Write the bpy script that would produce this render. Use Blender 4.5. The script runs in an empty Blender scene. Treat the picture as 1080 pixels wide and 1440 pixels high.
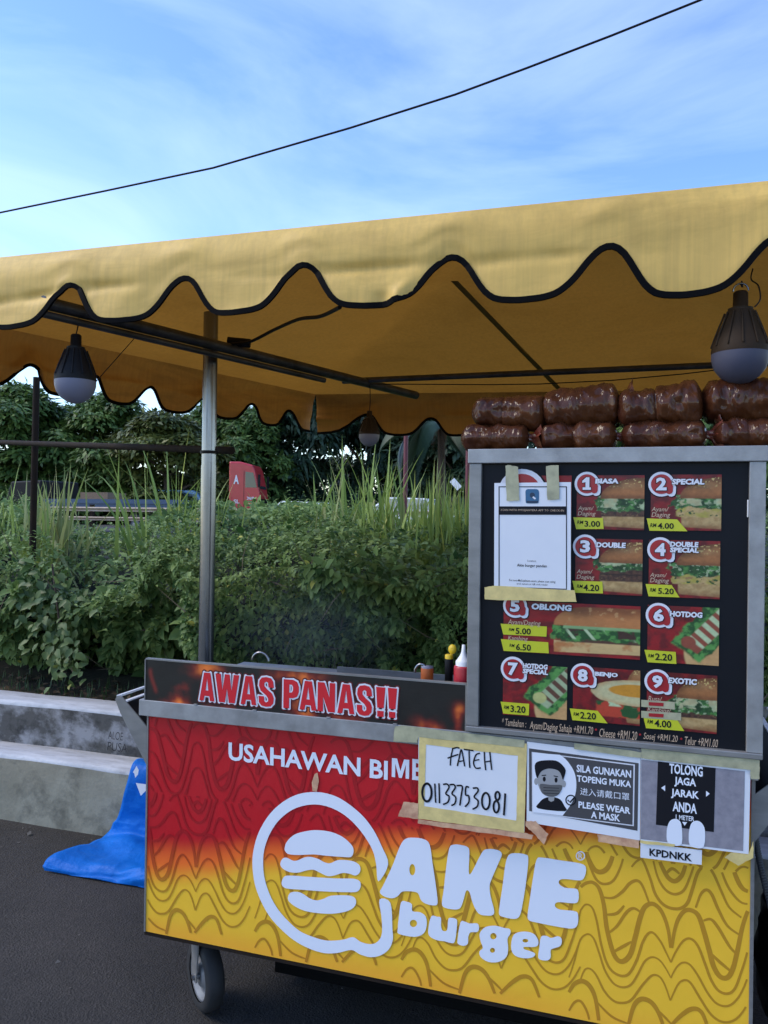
import bpy, bmesh, math, random
import numpy as np
from mathutils import Vector, Matrix
sc = bpy.context.scene
rad = math.radians
# ------------------------------------------------------------------ camera
CAM = np.array([1.361, -1.9988, 1.513]); FPX = 1114.2
_y, _p, _r = rad(-17.9356), rad(0.2435), rad(0.7868)
FW = np.array([math.sin(_y)*math.cos(_p), math.cos(_y)*math.cos(_p), math.sin(_p)])
_R0 = np.array([math.cos(_y), -math.sin(_y), 0.0]); _U0 = np.cross(_R0, FW)
RT = math.cos(_r)*_R0 + math.sin(_r)*_U0
UP = -math.sin(_r)*_R0 + math.cos(_r)*_U0
cd = bpy.data.cameras.new('camera'); cam = bpy.data.objects.new('camera', cd)
sc.collection.objects.link(cam); sc.camera = cam
cam.matrix_world = Matrix(((RT[0], UP[0], -FW[0], CAM[0]), (RT[1], UP[1], -FW[1], CAM[1]),
                           (RT[2], UP[2], -FW[2], CAM[2]), (0, 0, 0, 1)))
cd.sensor_fit = 'AUTO'; cd.sensor_width = 36; cd.lens = FPX/1440*36
cd.clip_start = 0.05; cd.clip_end = 2000
# ------------------------------------------------------------------ world, sun, exposure
SUN_EL, SUN_AZ = 46, -108
w = bpy.data.worlds.new('World'); sc.world = w; w.use_nodes = True
nt = w.node_tree; nt.nodes.clear()
def nd(t, ty, **kw):
    n = t.nodes.new(ty)
    for k, v in kw.items():
        if k.startswith('i_'): n.inputs[k[2:].replace('_', ' ')].default_value = v
        else: setattr(n, k, v)
    return n
sky = nd(nt, 'ShaderNodeTexSky', sky_type='NISHITA', sun_disc=False, sun_elevation=rad(SUN_EL), sun_rotation=rad(SUN_AZ),
         altitude=0, air_density=1.0, dust_density=0.4, ozone_density=2.0)
tc = nd(nt, 'ShaderNodeTexCoord')
mp = nd(nt, 'ShaderNodeMapping'); mp.inputs['Scale'].default_value = (0.9, 0.9, 3.2); mp.inputs['Rotation'].default_value = (0.25, 0.1, 0.4)
nz = nd(nt, 'ShaderNodeTexNoise', i_Scale=1.7, i_Detail=8.0, i_Roughness=0.56, i_Distortion=0.8)
cr = nd(nt, 'ShaderNodeValToRGB'); cr.color_ramp.elements[0].position = 0.38; cr.color_ramp.elements[1].position = 0.88
cr.color_ramp.elements[1].color = (0.30, 0.30, 0.30, 1)
mx = nd(nt, 'ShaderNodeMixRGB'); mx.inputs['Color2'].default_value = (6.2, 7.0, 8.8, 1)
hs = nd(nt, 'ShaderNodeHueSaturation', i_Hue=0.509, i_Saturation=1.18, i_Value=0.97)
bg = nd(nt, 'ShaderNodeBackground', i_Strength=0.12); wo = nd(nt, 'ShaderNodeOutputWorld')
L = nt.links.new
L(tc.outputs['Generated'], mp.inputs['Vector']); L(mp.outputs[0], nz.inputs['Vector']); L(nz.outputs['Fac'], cr.inputs[0])
L(cr.outputs[0], mx.inputs['Fac']); L(sky.outputs[0], hs.inputs['Color']); L(hs.outputs[0], mx.inputs['Color1'])
L(mx.outputs[0], bg.inputs['Color']); L(bg.outputs[0], wo.inputs[0])
sd = bpy.data.lights.new('sun', 'SUN'); sd.energy = 0.85; sd.angle = rad(25); sd.color = (1, .90, .74)
so = bpy.data.objects.new('sun', sd); sc.collection.objects.link(so)
_az = rad(SUN_AZ)   # direction the sun stands in: x = sin(az), y = cos(az)
_sv = Vector((math.sin(_az)*math.cos(rad(SUN_EL)), math.cos(_az)*math.cos(rad(SUN_EL)), math.sin(rad(SUN_EL))))
so.rotation_euler = _sv.to_track_quat('Z', 'Y').to_euler()
sc.view_settings.view_transform = 'Standard'; sc.view_settings.look = 'None'
sc.view_settings.gamma = 1; sc.view_settings.exposure = 1.45
# ------------------------------------------------------------------ helpers
def ray(x, y): return FW + RT*(x-540)/FPX - UP*(y-720)/FPX
def onY(x, y, Y=0.0): d = ray(x, y); return CAM + d*((Y-CAM[1])/d[1])
def onZ(x, y, Z): d = ray(x, y); return CAM + d*((Z-CAM[2])/d[2])
def atD(x, y, D): return CAM + ray(x, y)*D
def XZ(x, y, Y=0.0): q = onY(x, y, Y); return (float(q[0]), float(q[2]))
def lin(c):
    c = np.asarray(c, float)/255.0
    return np.where(c <= .04045, c/12.92, ((c+.055)/1.055)**2.4)
REF = lin((172, 186, 232))
def ph(r, g, b): return tuple(np.clip(lin((r, g, b))/REF*0.72, 0, .9))
def link(o): sc.collection.objects.link(o); return o
def tag(o, label=None, cat=None, group=None, kind=None):
    if label: o['label'] = label
    if cat: o['category'] = cat
    if group: o['group'] = group
    if kind: o['kind'] = kind
    return o
def empty(name, loc=(0, 0, 0), rz=0):
    o = link(bpy.data.objects.new(name, None)); o.location = loc; o.rotation_euler = (0, 0, rz)
    o.empty_display_size = .1; return o
def copy_tree(o, parent=None):
    c = o.copy(); link(c)
    if parent: c.parent = parent
    for ch in o.children: copy_tree(ch, c)
    return c

class MB:
    def __init__(s): s.v = []; s.f = []; s.mi = []; s.mats = []; s.sm = []
    def mat(s, m):
        if m not in s.mats: s.mats.append(m)
        return s.mats.index(m)
    def add(s, v, f, m, smooth=False):
        k = len(s.v); i = s.mat(m)
        s.v += [tuple(float(c) for c in p) for p in v]
        for q in f: s.f.append([k+j for j in q]); s.mi.append(i); s.sm.append(smooth)
        return s
    def box(s, x0, x1, y0, y1, z0, z1, m):
        v = [(x, y, z) for z in (z0, z1) for y in (y0, y1) for x in (x0, x1)]
        return s.add(v, [(0, 2, 3, 1), (4, 5, 7, 6), (0, 1, 5, 4), (2, 6, 7, 3), (0, 4, 6, 2), (1, 3, 7, 5)], m)
    def obox(s, c, ax, ay, az, m):   # oriented box: centre and three half-axis vectors
        c, ax, ay, az = map(np.asarray, (c, ax, ay, az))
        v = [c+i*ax+j*ay+k*az for k in (-1, 1) for j in (-1, 1) for i in (-1, 1)]
        return s.add(v, [(0, 2, 3, 1), (4, 5, 7, 6), (0, 1, 5, 4), (2, 6, 7, 3), (0, 4, 6, 2), (1, 3, 7, 5)], m)
    def tube(s, pts, r, m, n=8, cap=True):
        pts = [np.asarray(p, float) for p in pts]; rr = r if hasattr(r, '__len__') else [r]*len(pts)
        t0 = pts[1]-pts[0]; a = np.cross(t0, (0, 0, 1.0))
        if np.linalg.norm(a) < 1e-6: a = np.array([1.0, 0, 0])
        a /= np.linalg.norm(a); V = []
        for i, p in enumerate(pts):
            t = pts[min(i+1, len(pts)-1)]-pts[max(i-1, 0)]; t = t/np.linalg.norm(t)
            a = a-t*np.dot(a, t); a /= np.linalg.norm(a); b = np.cross(t, a)
            V += [p+rr[i]*(a*math.cos(2*math.pi*k/n)+b*math.sin(2*math.pi*k/n)) for k in range(n)]
        F = [(i*n+k, i*n+(k+1) % n, (i+1)*n+(k+1) % n, (i+1)*n+k) for i in range(len(pts)-1) for k in range(n)]
        s.add(V, F, m, True)
        if cap:
            s.add(V[:n], [tuple(range(n))[::-1]], m); s.add(V[-n:], [tuple(range(n))], m)
        return s
    def lathe(s, prof, m, n=24, M=None, smooth=True):    # prof: (radius, z) pairs
        M = M or Matrix(); V = []
        for r, z in prof:
            for k in range(n):
                a = 2*math.pi*k/n; V.append(tuple(M @ Vector((r*math.cos(a), r*math.sin(a), z))))
        F = [(i*n+k, i*n+(k+1) % n, (i+1)*n+(k+1) % n, (i+1)*n+k) for i in range(len(prof)-1) for k in range(n)]
        s.add(V, F, m, smooth); return s
    def prism(s, poly, y0, y1, m, axis='y'):  # polygon in x-z swept along y (convex or mildly concave)
        n = len(poly)
        V = [(p[0], y0, p[1]) for p in poly]+[(p[0], y1, p[1]) for p in poly]
        F = [tuple(range(n)), tuple(range(2*n-1, n-1, -1))]+[(i, n+i, n+(i+1) % n, (i+1) % n) for i in range(n)]
        return s.add(V, F, m)
    def sheet(s, poly, y, m):            # flat polygon(s) with holes on a plane of constant y
        v, f = fill2d(poly); return s.add([(a, y, b) for a, b in v], f, m)
    def build(s, name, parent=None, bevel=0, recalc=False):
        me = bpy.data.meshes.new(name); me.from_pydata(s.v, [], s.f)
        for m in s.mats: me.materials.append(m)
        me.polygons.foreach_set('material_index', s.mi); me.polygons.foreach_set('use_smooth', s.sm)
        if recalc:
            bm = bmesh.new(); bm.from_mesh(me); bmesh.ops.remove_doubles(bm, verts=bm.verts, dist=1e-5)
            bmesh.ops.recalc_face_normals(bm, faces=bm.faces); bm.to_mesh(me); bm.free()
        me.update()
        o = link(bpy.data.objects.new(name, me))
        if parent: o.parent = parent
        if bevel:
            b = o.modifiers.new('bevel', 'BEVEL'); b.width = bevel; b.segments = 2; b.limit_method = 'ANGLE'
        return o

def fill2d(polys):
    """triangulate a list of closed outlines (holes allowed) -> verts (a,b), faces"""
    cu = bpy.data.curves.new('t', 'CURVE'); cu.dimensions = '2D'; cu.fill_mode = 'BOTH'
    for p in polys:
        sp = cu.splines.new('POLY'); sp.points.add(len(p)-1); sp.use_cyclic_u = True
        for i, q in enumerate(p): sp.points[i].co = (q[0], q[1], 0, 1)
    o = bpy.data.objects.new('t', cu); me = o.to_mesh()
    v = [(a.co.x, a.co.y) for a in me.vertices]; f = [list(p.vertices) for p in me.polygons]
    o.to_mesh_clear(); bpy.data.objects.remove(o); bpy.data.curves.remove(cu)
    return v, f
def text2d(body, weight=0.0, shear=0.0, res=3, space=1.0, line=1.0, align='LEFT'):
    cu = bpy.data.curves.new('t', 'FONT'); cu.body = body; cu.fill_mode = 'BOTH'; cu.dimensions = '2D'
    cu.offset = weight; cu.shear = shear; cu.resolution_u = res; cu.space_character = space; cu.space_line = line; cu.align_x = align
    o = bpy.data.objects.new('t', cu); me = o.to_mesh()
    v = np.array([(a.co.x, a.co.y) for a in me.vertices]); f = [list(p.vertices) for p in me.polygons]
    o.to_mesh_clear(); bpy.data.objects.remove(o); bpy.data.curves.remove(cu)
    return v, f
def put_text(mb, body, x0, x1, z0, z1, y, m, weight=0.0, shear=0.0, grow=0.0, tilt=0.0, **kw):
    """text whose ink box is x0..x1, z0..z1; grow widens strokes past that box (outlines)"""
    v0, _ = text2d(body, weight, shear, **kw)
    lo, hi = v0.min(0), v0.max(0); sx, sz = (x1-x0)/(hi[0]-lo[0]), (z1-z0)/(hi[1]-lo[1])
    v, f = (v0, _) if not grow else text2d(body, weight+grow, shear, **kw)
    P = [(x0+(a-lo[0])*sx, y, z0+(b-lo[1])*sz+tilt*(a-lo[0])*sx) for a, b in v]
    return mb.add(P, f, m)
def ptext(mb, body, xl, yt, yb, xr, y, m, **kw):
    """text between photograph pixels: left edge xl (top yt, base yb there) and right edge xr, on the plane y"""
    a, b = XZ(xl, yt, y); a2, c = XZ(xl, yb, y); d, _ = XZ(xr, yb, y)
    return put_text(mb, body, a, d, c, b, y, m, **kw)
def smooth(pts, n=4, closed=True):
    P = [np.asarray(p, float) for p in pts]; N = len(P); out = []
    for i in range(N if closed else N-1):
        g = (lambda k: P[k % N]) if closed else (lambda k: P[min(max(k, 0), N-1)])
        a, b, c, d = g(i-1), g(i), g(i+1), g(i+2)
        for k in range(n):
            t = k/n
            out.append(.5*((2*b)+(c-a)*t+(2*a-5*b+4*c-d)*t*t+(3*b-a-3*c+d)*t**3))
    if not closed: out.append(P[-1])
    return [tuple(q) for q in out]
def ribbon(mb, pts, wd, y, m):           # stroke on a plane of constant y, pts in x-z
    P = np.asarray(pts, float); T = np.gradient(P, axis=0); T /= np.maximum(np.linalg.norm(T, axis=1, keepdims=True), 1e-9)
    N = np.stack([-T[:, 1], T[:, 0]], 1); wv = np.asarray(wd if hasattr(wd, '__len__') else [wd]*len(P))[:, None]/2
    A, B = P+N*wv, P-N*wv; n = len(P)
    V = [(a[0], y, a[1]) for a in A]+[(b[0], y, b[1]) for b in B]
    return mb.add(V, [(n+i, n+i+1, i+1, i) for i in range(n-1)], m)
def vnoise(x, y, seed=0):
    x = np.asarray(x, float); y = np.asarray(y, float); xi = np.floor(x).astype(np.int64); yi = np.floor(y).astype(np.int64)
    fx = x-xi; fy = y-yi; fx = fx*fx*(3-2*fx); fy = fy*fy*(3-2*fy)
    def h(a, b):
        n = (a*374761393+b*668265263+seed*974634777) & 0xffffffff
        n = ((n ^ (n >> 13))*1274126177) & 0xffffffff
        return ((n ^ (n >> 16)) & 0xffff)/65535.0
    return (h(xi, yi)*(1-fx)+h(xi+1, yi)*fx)*(1-fy)+(h(xi, yi+1)*(1-fx)+h(xi+1, yi+1)*fx)*fy
def fbm(x, y, seed=0, o=4): return sum(vnoise(x*2**k, y*2**k, seed+k)*.5**k for k in range(o))/(2-.5**(o-1))
def sst(a, b, x): t = np.clip((x-a)/(b-a), 0, 1); return t*t*(3-2*t)
def color_grid(name, x0, x1, z0, z1, y, nx, nz, fn, m, parent=None):
    """a flat print: fine grid whose ink colours are a colour attribute"""
    u, v = np.meshgrid(np.linspace(0, 1, nx), np.linspace(0, 1, nz)); col = fn(u, v)
    V = np.stack([x0+(x1-x0)*u, np.full_like(u, y), z0+(z1-z0)*v], -1).reshape(-1, 3)
    i = np.arange(nx*nz).reshape(nz, nx)
    F = np.stack([i[:-1, :-1], i[:-1, 1:], i[1:, 1:], i[1:, :-1]], -1).reshape(-1, 4)
    return np_mesh(name, V, F, m, parent, col.reshape(-1, 3))
def np_mesh(name, V, F, mats, parent=None, col=None, mi=None, sm=False):
    me = bpy.data.meshes.new(name); k = F.shape[1]
    me.vertices.add(len(V)); me.vertices.foreach_set('co', np.ascontiguousarray(V, np.float32).ravel())
    me.loops.add(F.size); me.loops.foreach_set('vertex_index', F.ravel().astype(np.int32))
    me.polygons.add(len(F)); me.polygons.foreach_set('loop_start', np.arange(0, F.size, k, dtype=np.int32))
    me.polygons.foreach_set('loop_total', np.full(len(F), k, np.int32))
    for m in (mats if isinstance(mats, list) else [mats]): me.materials.append(m)
    if mi is not None: me.polygons.foreach_set('material_index', np.asarray(mi, np.int32))
    if sm: me.polygons.foreach_set('use_smooth', np.ones(len(F), bool))
    me.update(calc_edges=True); me.validate()
    if col is not None:
        a = me.color_attributes.new('Col', 'FLOAT_COLOR', 'POINT')
        a.data.foreach_set('color', np.concatenate([col, np.ones((len(col), 1))], 1).astype(np.float32).ravel())
    o = link(bpy.data.objects.new(name, me))
    if parent: o.parent = parent
    return o
# ------------------------------------------------------------------ materials
def mat(name, c, rough=.5, metal=0.0, noise=0.0, nscale=20.0, stretch=(1, 1, 1), bump=0.0, bscale=60.0, spec=.5, c2=None, coat=0.0, trans=0.0):
    """principled surface; c2 = second colour a noise mixes in (wear, dirt, weave)"""
    m = bpy.data.materials.new(name); m.use_nodes = True; t = m.node_tree; b = t.nodes['Principled BSDF']
    b.inputs['Base Color'].default_value = (*c, 1); b.inputs['Roughness'].default_value = rough; b.inputs['Metallic'].default_value = metal
    b.inputs['Specular IOR Level'].default_value = spec; b.inputs['Coat Weight'].default_value = coat
    if trans: b.inputs['Transmission Weight'].default_value = trans
    tcn = nd(t, 'ShaderNodeTexCoord')
    if noise or c2:
        mpn = nd(t, 'ShaderNodeMapping'); mpn.inputs['Scale'].default_value = stretch
        n = nd(t, 'ShaderNodeTexNoise', i_Scale=nscale, i_Detail=6.0, i_Roughness=.6)
        r = nd(t, 'ShaderNodeValToRGB'); r.color_ramp.elements[0].position = .35; r.color_ramp.elements[1].position = .7
        cc = c2 or tuple(q*(1-noise) for q in c)
        r.color_ramp.elements[0].color = (*c, 1); r.color_ramp.elements[1].color = (*cc, 1)
        t.links.new(tcn.outputs['Object'], mpn.inputs[0]); t.links.new(mpn.outputs[0], n.inputs['Vector'])
        t.links.new(n.outputs['Fac'], r.inputs[0]); t.links.new(r.outputs[0], b.inputs['Base Color'])
    if bump:
        n2 = nd(t, 'ShaderNodeTexNoise', i_Scale=bscale, i_Detail=5.0); bp = nd(t, 'ShaderNodeBump', i_Strength=bump, i_Distance=.01)
        t.links.new(tcn.outputs['Object'], n2.inputs['Vector']); t.links.new(n2.outputs['Fac'], bp.inputs['Height']); t.links.new(bp.outputs[0], b.inputs['Normal'])
    return m
def print_mat(name, rough=.35, dim=1.0):
    m = bpy.data.materials.new(name); m.use_nodes = True; t = m.node_tree; b = t.nodes['Principled BSDF']
    a = nd(t, 'ShaderNodeAttribute', attribute_name='Col'); b.inputs['Roughness'].default_value = rough
    t.links.new(a.outputs['Color'], b.inputs['Base Color'])
    tcn = nd(t, 'ShaderNodeTexCoord'); n = nd(t, 'ShaderNodeTexNoise', i_Scale=3.5, i_Detail=7.0, i_Roughness=.7); bp = nd(t, 'ShaderNodeBump', i_Strength=.12, i_Distance=.02); mr = nd(t, 'ShaderNodeMapRange'); mr.inputs['To Min'].default_value = rough-.1; mr.inputs['To Max'].default_value = rough+.25
    t.links.new(tcn.outputs['Object'], n.inputs['Vector']); t.links.new(n.outputs['Fac'], bp.inputs['Height']); t.links.new(bp.outputs[0], b.inputs['Normal']); t.links.new(n.outputs['Fac'], mr.inputs[0]); t.links.new(mr.outputs[0], b.inputs['Roughness']); return m
def leaf_mat(name, dark, light, rough=.5, tr=.25, spec=.4):
    m = bpy.data.materials.new(name); m.use_nodes = True; t = m.node_tree; b = t.nodes['Principled BSDF']; out = t.nodes['Material Output']
    a = nd(t, 'ShaderNodeAttribute', attribute_name='Col'); s = nd(t, 'ShaderNodeSeparateColor')
    r = nd(t, 'ShaderNodeValToRGB'); r.color_ramp.elements[0].color = (*dark, 1); r.color_ramp.elements[1].color = (*light, 1)
    e = r.color_ramp.elements.new(.97); e.color = (light[0]*1.5, light[1]*1.0, light[2]*.6, 1)
    r.color_ramp.elements[2].position = 1; r.color_ramp.elements[1].position = .93; r.color_ramp.elements[1].color = (*light, 1)
    r.color_ramp.elements[2].color = (light[0]*1.6, light[1]*1.05, light[2]*.6, 1)
    t.links.new(a.outputs['Color'], s.inputs[0]); t.links.new(s.outputs[0], r.inputs[0]); t.links.new(r.outputs[0], b.inputs['Base Color'])
    b.inputs['Roughness'].default_value = rough; b.inputs['Specular IOR Level'].default_value = spec
    tl = nd(t, 'ShaderNodeBsdfTranslucent'); mxs = nd(t, 'ShaderNodeMixShader', i_Fac=tr)
    t.links.new(r.outputs[0], tl.inputs[0]); t.links.new(b.outputs[0], mxs.inputs[1]); t.links.new(tl.outputs[0], mxs.inputs[2]); t.links.new(mxs.outputs[0], out.inputs[0])
    return m
M = {}
M['alu'] = mat('brushed_aluminium', (.27, .265, .26), .42, .35, c2=(.19, .187, .185), nscale=9, stretch=(1, 1, 3), bump=.03, bscale=300)
M['alu_dirty'] = mat('scuffed_aluminium', (.36, .36, .365), .45, .35, c2=(.23, .228, .23), nscale=14, bump=.04, bscale=200)
M['galv'] = mat('galvanised_pipe', (.32, .33, .36), .24, .9, c2=(.14, .145, .16), nscale=7, stretch=(1, 1, .15), bump=.02)
M['darksteel'] = mat('dark_rusty_steel', (.016, .012, .010), .85, 0, spec=.15, c2=(.028, .017, .011), nscale=18, bump=.1)
M['beam'] = mat('dull_grey_steel_beam', (.10, .105, .12), .5, .6, c2=(.04, .04, .042), nscale=10)
M['black'] = mat('black_plastic', (.008, .008, .010), .55, spec=.2)
M['shade_black'] = mat('shade_block_black', (.006, .006, .006), .9, spec=.05)  # near-black for the added light-blocking box under the cart
M['rubber'] = mat('black_rubber', (.02, .02, .022), .75, noise=.4)
M['white_print'] = mat('white_vinyl_print', (.70, .70, .76), .4)
M['paper'] = mat('white_paper', (.74, .75, .80), .6, c2=(.68, .70, .76), nscale=6)
M['tape'] = mat('masking_tape', ph(178, 172, 140), .6, c2=ph(150, 145, 120), nscale=25)
M['tape_pink'] = mat('translucent_tape', ph(172, 150, 150), .4, c2=ph(140, 110, 112), nscale=45)
M['tape_grey'] = mat('grey_green_tape', ph(142, 150, 152), .5, c2=ph(112, 120, 124), nscale=30)
M['ink'] = mat('black_ink', (.008, .008, .012), .6, spec=.2)
M['menu_black'] = mat('black_menu_print', (.005, .006, .010), .5, spec=.2)
M['badge_red'] = mat('badge_red', (.36, .012, .02), .35)
M['price_green'] = mat('price_lime', ph(150, 165, 45), .35)
M['grey_print'] = mat('dark_grey_print', ph(52, 56, 76), .5)
M['print'] = print_mat('ink_print'); M['print_matt'] = print_mat('ink_print_matt', .5)
M['yellow_cap'] = mat('yellow_plastic', (.75, .50, .02), .35)
M['red_plastic'] = mat('red_squeeze_plastic', (.42, .015, .03), .35)
M['orange_cap'] = mat('orange_plastic', (.50, .11, .02), .45, noise=.25, nscale=40)
M['white_plastic'] = mat('white_plastic', (.75, .76, .8), .4)
M['bulb_white'] = mat('frosted_bulb', (.19, .19, .26), .45, spec=.3)
M['bulb_shaded'] = mat('shaded_frosted_bulb', (.075, .075, .11), .5, spec=.25)  # darker copy of the frosted bulb, canopy shade put into its colour
M['bulb_grey'] = mat('grey_lamp_body', (.036, .021, .011), .6, spec=.15)
M['orange_red'] = mat('sticker_red', (.5, .04, .03), .5)
M['paint_red'] = mat('red_lorry_paint', (.50, .025, .035), .35, coat=.3, noise=.15, nscale=3)
M['paint_white'] = mat('white_car_paint', (.70, .72, .70), .3, coat=.4)
M['paint_blue'] = mat('light_blue_van_paint', (.20, .36, .55), .35, coat=.3)
M['paint_dblue'] = mat('dark_blue_lorry_paint', (.025, .06, .13), .5)
M['glass'] = mat('vehicle_glass', (.03, .045, .05), .08, spec=.8)
M['glass_pale'] = mat('pale_reflecting_glass', (.16, .22, .26), .1, spec=.9)
M['post_red'] = mat('dark_red_post_paint', (.13, .02, .03), .5)

# ------------------------------------------------------------------ ground, terrain, road
def ground_material():
    m = bpy.data.materials.new('asphalt'); m.use_nodes = True; t = m.node_tree; b = t.nodes['Principled BSDF']
    tcn = nd(t, 'ShaderNodeTexCoord'); n1 = nd(t, 'ShaderNodeTexNoise', i_Scale=1.3, i_Detail=8.0, i_Roughness=.65)
    r1 = nd(t, 'ShaderNodeValToRGB'); r1.color_ramp.elements[0].color = (.011, .0102, .0095, 1); r1.color_ramp.elements[1].color = (.050, .043, .038, 1)
    r1.color_ramp.elements[0].position = .3; r1.color_ramp.elements[1].position = .75
    v = nd(t, 'ShaderNodeTexVoronoi', i_Scale=130.0); r2 = nd(t, 'ShaderNodeValToRGB'); r2.color_ramp.elements[0].color = (.6, .6, .6, 1); r2.color_ramp.elements[1].color = (1.35, 1.35, 1.35, 1)
    mu = nd(t, 'ShaderNodeMixRGB', blend_type='MULTIPLY', i_Fac=1.0)
    n3 = nd(t, 'ShaderNodeTexNoise', i_Scale=260.0, i_Detail=2.0); ad = nd(t, 'ShaderNodeMath', operation='ADD'); bp = nd(t, 'ShaderNodeBump', i_Strength=.6, i_Distance=.006)
    for q in (n1, v, n3): t.links.new(tcn.outputs['Object'], q.inputs['Vector'])
    t.links.new(n1.outputs['Fac'], r1.inputs[0]); t.links.new(v.outputs['Color'], r2.inputs[0])
    t.links.new(r1.outputs[0], mu.inputs['Color1']); t.links.new(r2.outputs[0], mu.inputs['Color2']); t.links.new(mu.outputs[0], b.inputs['Base Color'])
    t.links.new(v.outputs['Distance'], ad.inputs[0]); t.links.new(n3.outputs['Fac'], ad.inputs[1]); t.links.new(ad.outputs[0], bp.inputs['Height']); t.links.new(bp.outputs[0], b.inputs['Normal'])
    b.inputs['Roughness'].default_value = .85; return m
M['asphalt'] = ground_material()
M['soil'] = mat('dark_soil', (.045, .034, .022), .9, c2=(.03, .035, .014), nscale=5, bump=.8, bscale=25)
M['road'] = mat('worn_road', (.06, .06, .062), .85, noise=.3, nscale=2)
tag(MB().add([(-60, -60, 0), (60, -60, 0), (60, 1.2, 0), (-60, 1.2, 0)], [(0, 1, 2, 3)], M['asphalt']).build('car_park'), kind='structure')
def terr(x, y): return .46+.04*sst(1.5, 6, y)+.2*sst(8, 18, y)+.03*(vnoise(x*2.1, y*2.1, 3)-.5)
xs = np.concatenate([np.linspace(-300, -12, 24), np.linspace(-11, 8, 70), np.linspace(9, 300, 24)]); ys = np.concatenate([np.linspace(1.42, 6, 40), np.linspace(6.5, 24, 20), np.linspace(28, 600, 20)])
gx, gy = np.meshgrid(xs, ys); ii = np.arange(gx.size).reshape(gx.shape)
tag(np_mesh('earth_bank', np.stack([gx, gy, terr(gx, gy)], -1).reshape(-1, 3), np.stack([ii[:-1, :-1], ii[:-1, 1:], ii[1:, 1:], ii[1:, :-1]], -1).reshape(-1, 4), M['soil'], sm=True), kind='structure')
tag(MB().box(-300, 300, 21.5, 44, .5, .735, M['road']).build('road'), kind='structure')
# ------------------------------------------------------------------ stepped concrete wall
def stained(name, base, patch, mould, pscale, mamt, stretch=(1, 1, 1)):
    m = bpy.data.materials.new(name); m.use_nodes = True; t = m.node_tree; b = t.nodes['Principled BSDF']
    tcn = nd(t, 'ShaderNodeTexCoord'); mpn = nd(t, 'ShaderNodeMapping'); mpn.inputs['Scale'].default_value = stretch
    n1 = nd(t, 'ShaderNodeTexNoise', i_Scale=pscale, i_Detail=10.0, i_Roughness=.60, i_Distortion=.12); r1 = nd(t, 'ShaderNodeValToRGB')
    r1.color_ramp.elements[0].position = .47; r1.color_ramp.elements[1].position = .60; r1.color_ramp.elements[0].color = (*base, 1); r1.color_ramp.elements[1].color = (*patch, 1)
    n2 = nd(t, 'ShaderNodeTexNoise', i_Scale=pscale*1.7, i_Detail=10.0, i_Roughness=.66, i_Distortion=.1); r2 = nd(t, 'ShaderNodeValToRGB')
    r2.color_ramp.elements[0].position = .5; r2.color_ramp.elements[1].position = .66; r2.color_ramp.elements[1].color = (mamt, mamt, mamt, 1)
    mx1 = nd(t, 'ShaderNodeMixRGB'); mx1.inputs['Color2'].default_value = (*mould, 1)
    n3 = nd(t, 'ShaderNodeTexNoise', i_Scale=55.0, i_Detail=6.0); bp = nd(t, 'ShaderNodeBump', i_Strength=.35, i_Distance=.006)
    t.links.new(tcn.outputs['Object'], mpn.inputs[0])
    for q in (n1, n2): t.links.new(mpn.outputs[0], q.inputs['Vector'])
    t.links.new(tcn.outputs['Object'], n3.inputs['Vector'])
    t.links.new(n1.outputs['Fac'], r1.inputs[0]); t.links.new(n2.outputs['Fac'], r2.inputs[0]); t.links.new(r1.outputs[0], mx1.inputs['Color1'])
    t.links.new(r2.outputs[0], mx1.inputs['Fac']); t.links.new(mx1.outputs[0], b.inputs['Base Color'])
    t.links.new(n3.outputs['Fac'], bp.inputs['Height']); t.links.new(bp.outputs[0], b.inputs['Normal']); b.inputs['Roughness'].default_value = .85
    return m
M['conc_low'] = stained('bare_concrete', (.23, .215, .165), (.30, .285, .225), (.045, .045, .038), 3.2, .6)
M['conc_up'] = stained('peeling_whitewash', (.075, .073, .070), (.27, .27, .285), (.018, .018, .018), 5.0, .95, (1, 1, 1.3))
M['conc_top'] = stained('worn_white_paint', (.44, .46, .50), (.52, .54, .58), (.22, .22, .23), 9.0, .5, (.5, 2, 1))
wall = empty('concrete_wall', (-1.5, 1.31, 0)); tag(wall, 'two stepped concrete barrier wall, whitewashed and mould stained, running behind the burger cart', 'wall')
def block(name, x0, x1, y0, y1, z0, z1, fm, tm):
    nx = 160; rows = [(y0, z0), (y0, z0+(z1-z0)*.5), (y0, z1-.018), (y0+.005, z1-.005), (y0+.018, z1), (y1-.01, z1), (y1, z1-.01), (y1, z0)]
    V = []; F = []; mi = []
    for i in range(nx+1):
        x = x0+(x1-x0)*i/nx
        for j, (y, z) in enumerate(rows):
            V.append((x+1.5, y-1.31+.008*(vnoise(x*3.1, j*1.7, 5)-.5), z+(.012*(vnoise(x*4.3, j*.9, 6)-.5) if z > z0+.01 else 0)))
    n = len(rows)
    for i in range(nx):
        for j in range(n-1): F.append((i*n+j, (i+1)*n+j, (i+1)*n+j+1, i*n+j+1)); mi.append(1 if 2 <= j <= 5 else 0)
    return np_mesh(name, np.array(V, float), np.array(F), [fm, tm], wall, mi=mi, sm=True)
block('lower_step', -12, 6, 1.125, 1.32, -.02, .318, M['conc_low'], M['conc_top'])
block('upper_wall', -12, 6, 1.307, 1.502, .25, .528, M['conc_up'], M['conc_top'])
scr = MB(); yw = 1.296-1.31
for s_, a in (('ALOE', (152, 1028, 1039, 173)), ('PUSA', (151, 1043, 1055, 178))):
    tmp = MB(); ptext(tmp, s_, a[0], a[1], a[2], a[3], 1.2955, M['ink'], weight=-.012, shear=.15)
    scr.add([(x+1.5, yw, z) for x, y, z in tmp.v], tmp.f, M['ink'])
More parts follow.
